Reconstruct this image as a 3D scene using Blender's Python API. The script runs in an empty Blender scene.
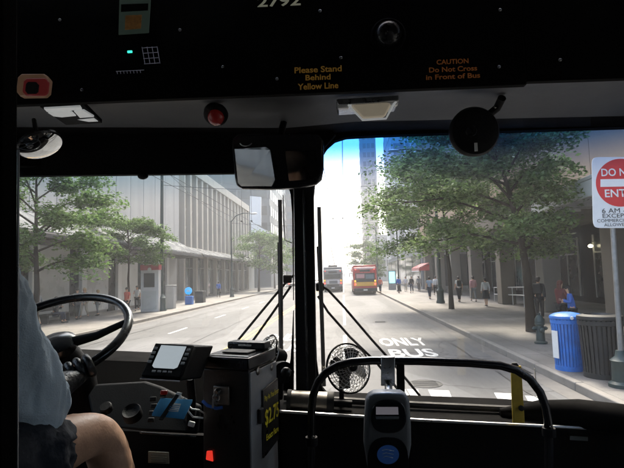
HAZE = 0.0015
EXPO = 2.3
import bpy, bmesh, math, random
import numpy as np
from mathutils import Vector, Matrix, Euler
random.seed(7)
R = math.radians
C = bpy.context.scene.collection
SC = bpy.context.scene
V = Vector
# ---------------------------------------------------------------- camera maths (photograph is 624 x 468)
F = 470.0; W0, H0 = 624.0, 468.0
EYE = V((0, 0, 2.2)); ROLL = R(-1.5)
_d = Matrix.Rotation(ROLL, 3, 'Z') @ V(((343-312)/F, -(275-234)/F, -1))
_phi = math.atan2(1.0, _d.y)
_e = Matrix.Rotation(_phi, 3, 'X') @ _d
_psi = math.atan2(_e.x, _e.y)
CAMR = Matrix.Rotation(_psi, 3, 'Z') @ Matrix.Rotation(_phi, 3, 'X') @ Matrix.Rotation(ROLL, 3, 'Z')
def ray(px, py):
    return (CAMR @ V(((px-W0/2)/F, -(py-H0/2)/F, -1))).normalized()
def P(px, py, Y):
    d = ray(px, py); return EYE + d*(Y/d.y)
def G(px, py, z=0.0):
    d = ray(px, py); return EYE + d*((z-EYE.z)/d.z)
def X(px, py, x):
    d = ray(px, py); return EYE + d*(x/d.x)
def x_at(px, Y, z):
    '''world x at depth Y and height z that shows in picture column px'''
    lo, hi = -3.0, 3.0
    for _ in range(50):
        m = (lo+hi)/2
        if proj((m, Y, z))[0] < px: lo = m
        else: hi = m
    return lo
def proj(p):
    q = CAMR.transposed() @ (V(p)-EYE)
    return (W0/2 + F*q.x/-q.z, H0/2 - F*q.y/-q.z)

# ---------------------------------------------------------------- materials
def mat(name, col, rough=0.6, metal=0.0, var=0.0, scale=4.0, bump=0.0, bscale=40.0, emit=None, estr=1.0, spec=0.5, island=0.0, trans=0.0, coord='Object', stretch=None):
    m = bpy.data.materials.new(name); m.use_nodes = True
    nt = m.node_tree; b = nt.nodes['Principled BSDF']
    b.inputs['Base Color'].default_value = (*col, 1); b.inputs['Roughness'].default_value = rough
    b.inputs['Metallic'].default_value = metal; b.inputs['Specular IOR Level'].default_value = spec
    if emit:
        b.inputs['Emission Color'].default_value = (*emit, 1); b.inputs['Emission Strength'].default_value = estr
    tc = nt.nodes.new('ShaderNodeTexCoord'); src = tc.outputs[coord]
    if stretch:
        mp = nt.nodes.new('ShaderNodeMapping'); mp.inputs['Scale'].default_value = stretch
        nt.links.new(src, mp.inputs[0]); src = mp.outputs[0]
    if var > 0 or island > 0:
        mix = nt.nodes.new('ShaderNodeMix'); mix.data_type = 'RGBA'; mix.blend_type = 'MULTIPLY'
        mix.inputs['Factor'].default_value = 1.0
        mix.inputs['A'].default_value = (*col, 1)
        ramp = nt.nodes.new('ShaderNodeMapRange')
        if island > 0:
            g = nt.nodes.new('ShaderNodeNewGeometry'); nt.links.new(g.outputs['Random Per Island'], ramp.inputs[0])
            ramp.inputs[3].default_value = 1-island; ramp.inputs[4].default_value = 1+island
        else:
            n = nt.nodes.new('ShaderNodeTexNoise'); n.inputs['Scale'].default_value = scale; n.inputs['Detail'].default_value = 6
            n.inputs['Roughness'].default_value = 0.65
            nt.links.new(src, n.inputs[0]); nt.links.new(n.outputs[0], ramp.inputs[0])
            ramp.inputs[1].default_value = 0.25; ramp.inputs[2].default_value = 0.75
            ramp.inputs[3].default_value = 1-var; ramp.inputs[4].default_value = 1+var
            rr = nt.nodes.new('ShaderNodeMapRange'); nt.links.new(n.outputs[0], rr.inputs[0])
            rr.inputs[1].default_value = 0.3; rr.inputs[2].default_value = 0.7
            rr.inputs[3].default_value = max(0.02, rough-0.12); rr.inputs[4].default_value = min(1, rough+0.12)
            nt.links.new(rr.outputs[0], b.inputs['Roughness'])
        cmb = nt.nodes.new('ShaderNodeCombineColor')
        for i in range(3): nt.links.new(ramp.outputs[0], cmb.inputs[i])
        nt.links.new(cmb.outputs[0], mix.inputs['B']); nt.links.new(mix.outputs['Result'], b.inputs['Base Color'])
    if bump > 0:
        n2 = nt.nodes.new('ShaderNodeTexNoise'); n2.inputs['Scale'].default_value = bscale; n2.inputs['Detail'].default_value = 4
        bp = nt.nodes.new('ShaderNodeBump'); bp.inputs['Strength'].default_value = bump; bp.inputs['Distance'].default_value = 0.01
        nt.links.new(src, n2.inputs[0]); nt.links.new(n2.outputs[0], bp.inputs['Height']); nt.links.new(bp.outputs[0], b.inputs['Normal'])
    if trans > 0:
        tr = nt.nodes.new('ShaderNodeBsdfTranslucent'); ms = nt.nodes.new('ShaderNodeMixShader'); ms.inputs[0].default_value = trans
        out = nt.nodes['Material Output']
        if b.inputs['Base Color'].links: nt.links.new(b.inputs['Base Color'].links[0].from_socket, tr.inputs[0])
        else: tr.inputs[0].default_value = (*col, 1)
        nt.links.new(b.outputs[0], ms.inputs[1]); nt.links.new(tr.outputs[0], ms.inputs[2]); nt.links.new(ms.outputs[0], out.inputs[0])
    return m

def glass_mat(name, tint=(0.93, 0.96, 0.97), refl=0.06, band=None, film=0.0):
    """thin glass: transparent with a weak mirror coat; band=(z0,z1) is the dyed strip along the top of a windscreen"""
    m = bpy.data.materials.new(name); m.use_nodes = True; nt = m.node_tree
    for n in list(nt.nodes): nt.nodes.remove(n)
    out = nt.nodes.new('ShaderNodeOutputMaterial'); t = nt.nodes.new('ShaderNodeBsdfTransparent'); g = nt.nodes.new('ShaderNodeBsdfGlossy')
    g.inputs['Roughness'].default_value = 0.02; mx = nt.nodes.new('ShaderNodeMixShader')
    t.inputs[0].default_value = (*tint, 1)
    fr = nt.nodes.new('ShaderNodeLayerWeight'); fr.inputs[0].default_value = 0.5
    pw = nt.nodes.new('ShaderNodeMath'); pw.operation = 'POWER'; pw.inputs[1].default_value = 5
    mul = nt.nodes.new('ShaderNodeMath'); mul.operation = 'MULTIPLY_ADD'; mul.inputs[1].default_value = 0.9; mul.inputs[2].default_value = refl
    nt.links.new(fr.outputs['Facing'], pw.inputs[0]); nt.links.new(pw.outputs[0], mul.inputs[0]); mul.use_clamp = True
    nt.links.new(mul.outputs[0], mx.inputs[0]); nt.links.new(t.outputs[0], mx.inputs[1]); nt.links.new(g.outputs[0], mx.inputs[2])
    nt.links.new(mx.outputs[0], out.inputs[0])
    if film:
        tc = nt.nodes.new('ShaderNodeTexCoord'); mp = nt.nodes.new('ShaderNodeMapping'); mp.inputs['Scale'].default_value = (1.2, 1, 3.5); mp.inputs['Rotation'].default_value = (0, .35, 0)
        nz = nt.nodes.new('ShaderNodeTexNoise'); nz.inputs['Scale'].default_value = 2.2; nz.inputs['Detail'].default_value = 8; nz.inputs['Roughness'].default_value = .7
        nt.links.new(tc.outputs['Object'], mp.inputs[0]); nt.links.new(mp.outputs[0], nz.inputs[0])
        mr_ = nt.nodes.new('ShaderNodeMapRange'); mr_.inputs[1].default_value = .45; mr_.inputs[2].default_value = .78; mr_.inputs[3].default_value = film*.15; mr_.inputs[4].default_value = film*1.6
        nt.links.new(nz.outputs[0], mr_.inputs[0])
        tl = nt.nodes.new('ShaderNodeBsdfTranslucent'); tl.inputs[0].default_value = (.8, .82, .85, 1); m2 = nt.nodes.new('ShaderNodeMixShader')
        nt.links.new(mr_.outputs[0], m2.inputs[0]); nt.links.new(mx.outputs[0], m2.inputs[1]); nt.links.new(tl.outputs[0], m2.inputs[2]); nt.links.new(m2.outputs[0], out.inputs[0])
    if band:
        ge = nt.nodes.new('ShaderNodeNewGeometry'); sp = nt.nodes.new('ShaderNodeSeparateXYZ'); nt.links.new(ge.outputs['Position'], sp.inputs[0])
        mr = nt.nodes.new('ShaderNodeMapRange'); mr.interpolation_type = 'SMOOTHSTEP'
        mr.inputs[1].default_value = band[0]; mr.inputs[2].default_value = band[1]
        nt.links.new(sp.outputs[2], mr.inputs[0])
        mc = nt.nodes.new('ShaderNodeMix'); mc.data_type = 'RGBA'; mc.inputs['A'].default_value = (*tint, 1); mc.inputs['B'].default_value = (*band[2], 1)
        nt.links.new(mr.outputs[0], mc.inputs['Factor']); nt.links.new(mc.outputs['Result'], t.inputs[0])
    return m

M = {}
def mk(key, *a, **k): M[key] = mat(key, *a, **k)
# inside the bus
mk('black_plastic', (0.005, 0.005, 0.006), 0.55, spec=0.14, var=0.15, scale=9, bump=0.15, bscale=300)
mk('cowl_black', (0.002, 0.002, 0.0022), 0.85, spec=0.04, var=0.3, scale=5)
mk('black_gloss', (0.012, 0.012, 0.014), 0.22, var=0.1, scale=7)
mk('header_black', (0.0035, 0.003, 0.0032), 0.8, var=0.2, scale=5, bump=0.08, bscale=220, spec=0.06)
mk('grey_lining', (0.05, 0.053, 0.058), 0.6, var=0.14, scale=2.5, bump=0.05, bscale=90)
mk('dash_slate', (0.0035, 0.0045, 0.006), 0.55, spec=0.06, var=0.2, scale=6, bump=0.12, bscale=350)
mk('floor_rubber', (0.03, 0.03, 0.03), 0.8, var=0.3, scale=6)
mk('steel', (0.42, 0.42, 0.42), 0.32, 1.0, var=0.15, scale=30)
mk('worn_steel', (0.3, 0.28, 0.25), 0.4, 1.0, var=0.35, scale=18)
mk('edge_strip', (0.55, 0.55, 0.55), 0.35, 0.6, var=0.2, scale=12)
mk('rubber', (0.018, 0.018, 0.018), 0.7, var=0.2, scale=14)
mk('mirror_glass', (0.62, 0.63, 0.62), 0.04, 1.0)
mk('mirror_dim', (0.35, 0.36, 0.36), 0.06, 1.0)
mk('yellow_paint', (0.55, 0.38, 0.04), 0.5, var=0.3, scale=20)
mk('letter_yellow', (0.95, 0.80, 0.04), 0.5)
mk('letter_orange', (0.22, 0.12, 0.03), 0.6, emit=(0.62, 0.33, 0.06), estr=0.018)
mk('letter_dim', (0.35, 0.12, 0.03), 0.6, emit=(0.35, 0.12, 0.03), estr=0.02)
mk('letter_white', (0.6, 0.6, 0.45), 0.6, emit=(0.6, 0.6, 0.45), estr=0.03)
mk('cream_glow', (0.70, 0.60, 0.46), 0.45, var=0.1, scale=10, emit=(0.62, 0.54, 0.40), estr=0.035)  # lens of an unlit fixture; faint glow added to brighten it
mk('white_plastic', (0.8, 0.8, 0.78), 0.4, var=0.08, scale=10)
mk('white_glow', (0.8, 0.8, 0.78), 0.35, emit=(0.75, 0.78, 0.78), estr=0.05)  # unlit louvre and fixture rim; caught light added as faint emission
mk('amber_dim', (0.5, 0.2, 0.02), 0.4)
mk('red_lamp', (0.16, 0.012, 0.01), 0.25, emit=(0.5, 0.02, 0.02), estr=0.006)
mk('maroon_lamp', (0.20, 0.035, 0.035), 0.3, emit=(0.5, 0.06, 0.06), estr=0.014)
mk('lamp_border', (0.36, 0.22, 0.15), 0.4, emit=(0.6, 0.35, 0.2), estr=0.012)
mk('green_led', (0.0, 0.6, 0.4), 0.3, emit=(0.05, 0.95, 0.6), estr=0.3)
mk('red_glow', (0.8, 0.05, 0.02), 0.4, emit=(1.0, 0.05, 0.03), estr=0.14)
mk('lcd', (0.45, 0.5, 0.52), 0.12, emit=(0.62, 0.7, 0.75), estr=0.10, var=0.1, scale=8)
mk('lcd_dim', (0.06, 0.06, 0.065), 0.15, emit=(0.16, 0.15, 0.17), estr=0.12)
mk('button_grey', (0.30, 0.31, 0.32), 0.5)
mk('farebox_black', (0.016, 0.015, 0.015), 0.35, var=0.25, scale=14, bump=0.1, bscale=160)
mk('farebox_grey', (0.30, 0.31, 0.32), 0.4, 0.2, var=0.2, scale=14)
mk('reader_grey', (0.15, 0.155, 0.16), 0.45, var=0.12, scale=20)
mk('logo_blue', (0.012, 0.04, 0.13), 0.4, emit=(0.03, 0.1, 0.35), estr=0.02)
mk('ticket_blue', (0.06, 0.32, 0.60), 0.5, var=0.12, scale=40)
mk('paper', (0.72, 0.72, 0.7), 0.7, var=0.08, scale=30)
mk('plate_cream', (0.30, 0.27, 0.2), 0.5, var=0.2, scale=40)
mk('plate_ink', (0.05, 0.05, 0.04), 0.6)
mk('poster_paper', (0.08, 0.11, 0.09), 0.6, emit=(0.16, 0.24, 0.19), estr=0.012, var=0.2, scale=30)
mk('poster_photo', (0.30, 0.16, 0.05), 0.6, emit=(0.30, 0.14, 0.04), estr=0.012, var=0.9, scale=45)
mk('pale_line_glow', (0.4, 0.4, 0.5), 0.6, emit=(0.4, 0.4, 0.5), estr=0.015)  # faintly glowing pale lines, for the grid reflection and the small scale
mk('seat_fabric', (0.03, 0.045, 0.05), 0.9, var=0.3, scale=30)
mk('skin', (0.56, 0.33, 0.22), 0.5, var=0.20, scale=26, bump=0.10, bscale=150)
mk('skin_dark', (0.16, 0.08, 0.05), 0.55, var=0.1, scale=10)
mk('glove', (0.010, 0.012, 0.014), 0.4, var=0.2, scale=25, bump=0.3, bscale=90)
mk('driver_shirt', (0.55, 0.65, 0.74), 0.85, var=0.15, scale=9, bump=0.25, bscale=260)
mk('driver_shorts', (0.014, 0.018, 0.028), 0.9, var=0.3, scale=14, bump=0.3, bscale=60)
mk('hair_dark', (0.018, 0.012, 0.01), 0.6, var=0.3, scale=60)
mk('hair_blond', (0.42, 0.28, 0.13), 0.6, var=0.3, scale=60)
mk('hair_red', (0.12, 0.03, 0.02), 0.6, var=0.3, scale=60)
mk('shoe', (0.02, 0.02, 0.02), 0.5)
# street
mk('road_paint', (0.62, 0.62, 0.60), 0.6, var=0.28, scale=5, bump=0.2, bscale=80)
mk('yellow_line', (0.50, 0.34, 0.10), 0.6, var=0.25, scale=5)
mk('gutter', (0.13, 0.122, 0.112), 0.8, var=0.35, scale=2.5, bump=0.3, bscale=40)
mk('kerb', (0.20, 0.185, 0.165), 0.8, var=0.25, scale=3, bump=0.3, bscale=40)
mk('tar', (0.03, 0.03, 0.03), 0.55)
mk('iron', (0.05, 0.05, 0.05), 0.6, 0.4, var=0.3, scale=12)
mk('post_green', (0.022, 0.04, 0.038), 0.5, var=0.25, scale=8)
mk('wire', (0.03, 0.03, 0.03), 0.6)
mk('stone_white', (0.36, 0.365, 0.365), 0.75, var=0.16, scale=0.9, bump=0.15, bscale=12, stretch=(1, 1, .13))
mk('stone_beige', (0.40, 0.375, 0.33), 0.75, var=0.16, scale=1.2, bump=0.15, bscale=12, stretch=(1, 1, .15))
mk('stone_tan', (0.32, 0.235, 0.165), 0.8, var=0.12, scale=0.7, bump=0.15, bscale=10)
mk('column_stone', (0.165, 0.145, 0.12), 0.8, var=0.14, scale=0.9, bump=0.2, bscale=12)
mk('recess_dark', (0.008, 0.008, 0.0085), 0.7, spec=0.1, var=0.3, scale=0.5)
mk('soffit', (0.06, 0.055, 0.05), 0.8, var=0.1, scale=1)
mk('shop_screen', (0.50, 0.52, 0.51), 0.3, var=0.14, scale=0.35)
mk('window_dark', (0.022, 0.03, 0.033), 0.12, var=0.4, scale=0.4)
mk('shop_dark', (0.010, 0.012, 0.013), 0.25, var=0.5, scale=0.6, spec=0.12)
mk('window_blue', (0.14, 0.18, 0.21), 0.12, var=0.3, scale=0.3)
mk('mullion', (0.32, 0.32, 0.31), 0.45, 0.3)
mk('canopy_glass', (0.13, 0.14, 0.148), 0.25, var=0.10, scale=0.8)
mk('canopy_edge', (0.05, 0.05, 0.055), 0.5, var=0.2, scale=3)
mk('canopy_white', (0.52, 0.54, 0.54), 0.5, var=0.12, scale=1.2)
mk('tower_grey', (0.12, 0.135, 0.15), 0.6, var=0.12, scale=0.2)
mk('tower_dark', (0.055, 0.065, 0.075), 0.5, var=0.12, scale=0.2)
mk('tower_tan', (0.34, 0.30, 0.26), 0.7, var=0.1, scale=0.2)
mk('tower_white', (0.62, 0.63, 0.63), 0.6, var=0.06, scale=0.2)
mk('grey_clad', (0.26, 0.27, 0.28), 0.6, var=0.1, scale=0.3)
mk('bark', (0.04, 0.03, 0.022), 0.95, spec=0.15, var=0.3, scale=6, bump=0.8, bscale=22, stretch=(1, 1, 0.25))
mk('leaf', (0.11, 0.18, 0.055), 0.62, island=0.55, trans=0.45, spec=0.2)
mk('leaf_cool', (0.135, 0.20, 0.075), 0.6, island=0.6, trans=0.5, spec=0.2)
mk('bin_blue', (0.02, 0.15, 0.52), 0.5, var=0.30, scale=4.5, bump=.2, bscale=30)
mk('bin_black', (0.016, 0.017, 0.017), 0.5, var=0.3, scale=8)
mk('sign_white', (0.72, 0.73, 0.74), 0.45, var=0.05, scale=5)
mk('sign_red', (0.60, 0.03, 0.035), 0.4, var=0.08, scale=8)
mk('sign_ink', (0.02, 0.02, 0.02), 0.6)
mk('post_steel', (0.24, 0.24, 0.235), 0.45, 0.5, var=0.25, scale=9)
mk('bus_red', (0.42, 0.025, 0.03), 0.3, var=0.12, scale=1)
mk('bus_gold', (0.75, 0.42, 0.04), 0.4, var=0.1, scale=2)
mk('bus_grey', (0.20, 0.21, 0.215), 0.4, var=0.2, scale=1.5)
mk('bus_black', (0.02, 0.02, 0.022), 0.4, var=0.2, scale=3)
mk('bus_white', (0.62, 0.62, 0.64), 0.4)
mk('tail_red', (0.6, 0.02, 0.02), 0.3, emit=(1, 0.05, 0.03), estr=1.2)
mk('amber', (0.7, 0.25, 0.03), 0.3, emit=(1, 0.35, 0.03), estr=0.6)
mk('screen_cyan', (0.1, 0.5, 0.6), 0.3, emit=(0.2, 0.85, 0.95), estr=0.75)
mk('kiosk_white', (0.60, 0.60, 0.60), 0.45, var=0.06, scale=3)
mk('kiosk_red', (0.36, 0.04, 0.05), 0.5)
mk('blue_sign', (0.02, 0.24, 0.60), 0.4, emit=(0.02, 0.3, 0.7), estr=0.25)
mk('signal_green', (0.02, 0.5, 0.25), 0.4, emit=(0.05, 0.9, 0.5), estr=1.0)
mk('lamp_lit', (0.9, 0.8, 0.5), 0.4, emit=(1.0, 0.86, 0.55), estr=3.5)
for k_, c_ in dict(cl_white=(0.60, 0.60, 0.60), cl_pink=(0.50, 0.27, 0.28), cl_red=(0.50, 0.10, 0.06), cl_blue=(0.03, 0.12, 0.46), cl_navy=(0.022, 0.03, 0.055),
                   cl_black=(0.015, 0.015, 0.017), cl_grey=(0.17, 0.18, 0.19), cl_denim=(0.07, 0.11, 0.18), cl_lightblue=(0.24, 0.32, 0.42), cl_maroon=(0.14, 0.03, 0.03), cl_khaki=(0.36, 0.33, 0.27)).items():
    mk(k_, c_, 0.85, var=0.15, scale=9, bump=0.2, bscale=30)
M['windshield'] = glass_mat('windshield_glass', (0.93, 0.96, 0.965), 0.035, band=(2.48, 2.75, (0.03, 0.17, 0.50)), film=0.0045)
M['windshield_plain'] = glass_mat('windshield_glass_plain', (0.90, 0.94, 0.955), 0.035, band=(2.50, 2.68, (0.45, 0.62, 0.72)), film=0.0045)
M['side_glass'] = glass_mat('tinted_side_glass', (0.36, 0.39, 0.40), 0.06)
M['clear_glass'] = glass_mat('driver_window_glass', (0.85, 0.9, 0.9), 0.05)

# asphalt and pavement with stains, cracks and patches
def ground_mat(name, col, kind):
    m = mat(name, col, 0.75, var=0.0, bump=0.35, bscale=90); nt = m.node_tree; b = nt.nodes['Principled BSDF']
    tc = nt.nodes.new('ShaderNodeTexCoord')
    def noise(scale, stretch=(1, 1, 1), detail=6):
        mp = nt.nodes.new('ShaderNodeMapping'); mp.inputs['Scale'].default_value = stretch; nt.links.new(tc.outputs['Object'], mp.inputs[0])
        n = nt.nodes.new('ShaderNodeTexNoise'); n.inputs['Scale'].default_value = scale; n.inputs['Detail'].default_value = detail
        nt.links.new(mp.outputs[0], n.inputs[0]); return n.outputs[0]
    def rng(s, a, b_, lo, hi):
        r = nt.nodes.new('ShaderNodeMapRange'); r.inputs[1].default_value = a; r.inputs[2].default_value = b_; r.inputs[3].default_value = lo; r.inputs[4].default_value = hi
        nt.links.new(s, r.inputs[0]); return r.outputs[0]
    def mul(a, c):
        n = nt.nodes.new('ShaderNodeMath'); n.operation = 'MULTIPLY'; nt.links.new(a, n.inputs[0]); nt.links.new(c, n.inputs[1]); return n.outputs[0]
    v = rng(noise(0.45), 0.3, 0.7, 0.85, 1.15)
    v = mul(v, rng(noise(60, detail=3), 0.3, 0.7, 0.82, 1.18))
    v = mul(v, rng(noise(1.0, (0.9, 0.045, 1)), 0.35, 0.65, 0.84, 1.12))           # tyre wear along the lane
    vo = nt.nodes.new('ShaderNodeTexVoronoi'); vo.feature = 'DISTANCE_TO_EDGE'; vo.inputs['Scale'].default_value = 0.28
    mp = nt.nodes.new('ShaderNodeMapping'); nt.links.new(tc.outputs['Object'], mp.inputs[0])
    ad = nt.nodes.new('ShaderNodeMixRGB'); ad.blend_type = 'ADD'; ad.inputs[0].default_value = 0.5
    nz = nt.nodes.new('ShaderNodeTexNoise'); nz.inputs['Scale'].default_value = 2.0; nt.links.new(tc.outputs['Object'], nz.inputs[0])
    nt.links.new(mp.outputs[0], ad.inputs[1]); nt.links.new(nz.outputs[1], ad.inputs[2]); nt.links.new(ad.outputs[0], vo.inputs['Vector'])
    if kind == 'road':
        v = mul(v, rng(vo.outputs[0], 0.0, 0.010, 0.45, 1.0))
        v = mul(v, rng(noise(0.22, (1.6, .35, 1), 1), 0.52, 0.525, 1.0, 0.72))            # resurfaced patches
        v = mul(v, rng(noise(2.2, (1, .5, 1), 3), 0.60, 0.72, 1.0, 0.68))                 # oil drips
        v = mul(v, rng(noise(9.0, (1, .12, 1), 4), 0.30, 0.70, 0.88, 1.10))
    else:
        br = nt.nodes.new('ShaderNodeTexBrick'); br.offset = 0.0; br.inputs['Scale'].default_value = 1.0
        br.inputs['Brick Width'].default_value = 1.2; br.inputs['Row Height'].default_value = 1.2; br.inputs['Mortar Size'].default_value = 0.014
        br.inputs['Color1'].default_value = (1, 1, 1, 1); br.inputs['Color2'].default_value = (0.86, 0.86, 0.86, 1); br.inputs['Mortar'].default_value = (0.55, 0.55, 0.55, 1)
        nt.links.new(tc.outputs['Object'], br.inputs[0])
        rgb = nt.nodes.new('ShaderNodeRGBToBW'); nt.links.new(br.outputs[0], rgb.inputs[0]); v = mul(v, rgb.outputs[0])
        v = mul(v, rng(noise(3.0, detail=2), 0.62, 0.7, 1.0, 0.75)); v = mul(v, rng(noise(16.0, detail=2), 0.68, 0.70, 1.0, 0.55)); v = mul(v, rng(noise(0.6, detail=5), 0.35, 0.65, 0.75, 1.15))
    mx = nt.nodes.new('ShaderNodeMix'); mx.data_type = 'RGBA'; mx.blend_type = 'MULTIPLY'; mx.inputs['Factor'].default_value = 1
    mx.inputs['A'].default_value = (*col, 1); cc = nt.nodes.new('ShaderNodeCombineColor')
    for i in range(3): nt.links.new(v, cc.inputs[i])
    nt.links.new(cc.outputs[0], mx.inputs['B']); nt.links.new(mx.outputs['Result'], b.inputs['Base Color'])
    return m
def worn_paint(name, col):
    m = mat(name, col, 0.6); nt = m.node_tree; b = nt.nodes['Principled BSDF']; tc = nt.nodes.new('ShaderNodeTexCoord')
    n = nt.nodes.new('ShaderNodeTexNoise'); n.inputs['Scale'].default_value = 7; n.inputs['Detail'].default_value = 10; n.inputs['Roughness'].default_value = .75
    mp = nt.nodes.new('ShaderNodeMapping'); mp.inputs['Scale'].default_value = (1, .35, 1); nt.links.new(tc.outputs['Object'], mp.inputs[0]); nt.links.new(mp.outputs[0], n.inputs[0])
    r = nt.nodes.new('ShaderNodeMapRange'); r.inputs[1].default_value = .38; r.inputs[2].default_value = .52; nt.links.new(n.outputs[0], r.inputs[0])
    mx = nt.nodes.new('ShaderNodeMix'); mx.data_type = 'RGBA'; mx.inputs['A'].default_value = (col[0]*.45+.03, col[1]*.45+.03, col[2]*.4+.03, 1); mx.inputs['B'].default_value = (*col, 1)
    nt.links.new(r.outputs[0], mx.inputs['Factor']); nt.links.new(mx.outputs['Result'], b.inputs['Base Color']); return m
M['road_paint'] = worn_paint('worn_white_paint', (0.60, 0.60, 0.58)); M['yellow_line'] = worn_paint('worn_yellow_paint', (0.60, 0.34, 0.05))
M['asphalt'] = ground_mat('asphalt', (0.10, 0.10, 0.10), 'road')
M['pavement'] = ground_mat('pavement', (0.18, 0.168, 0.152), 'walk')

# ---------------------------------------------------------------- objects
ORG = {}
def org(o):
    return ORG.get(o.name, V((0, 0, 0))) if o is not None else V((0, 0, 0))
def meta(o, label=None, cat=None, group=None, kind=None):
    if label: o['label'] = label
    if cat: o['category'] = cat
    if group: o['group'] = group
    if kind: o['kind'] = kind
    return o
def thing(name, label, cat, loc=(0, 0, 0), group=None, rz=0.0):
    o = bpy.data.objects.new(name, None); C.objects.link(o); o.location = loc; o.rotation_euler = (0, 0, rz)
    o.empty_display_size = 0.2
    ORG[o.name] = V(loc) if rz == 0.0 else V((0, 0, 0))
    return meta(o, label, cat, group)
def clone(root, loc, rz=None, label=None, group=None, scale=None):
    r = root.copy(); C.objects.link(r); r.location = loc
    if rz is not None: r.rotation_euler = (0, 0, rz)
    if scale is not None: r.scale = (scale,)*3 if not hasattr(scale, '__len__') else scale
    if label: r['label'] = label
    if group: r['group'] = group
    for ch in list(root.children):
        c = ch.copy(); C.objects.link(c); c.parent = r
        for g in ch.children:
            d = g.copy(); C.objects.link(d); d.parent = c
    return r

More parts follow.
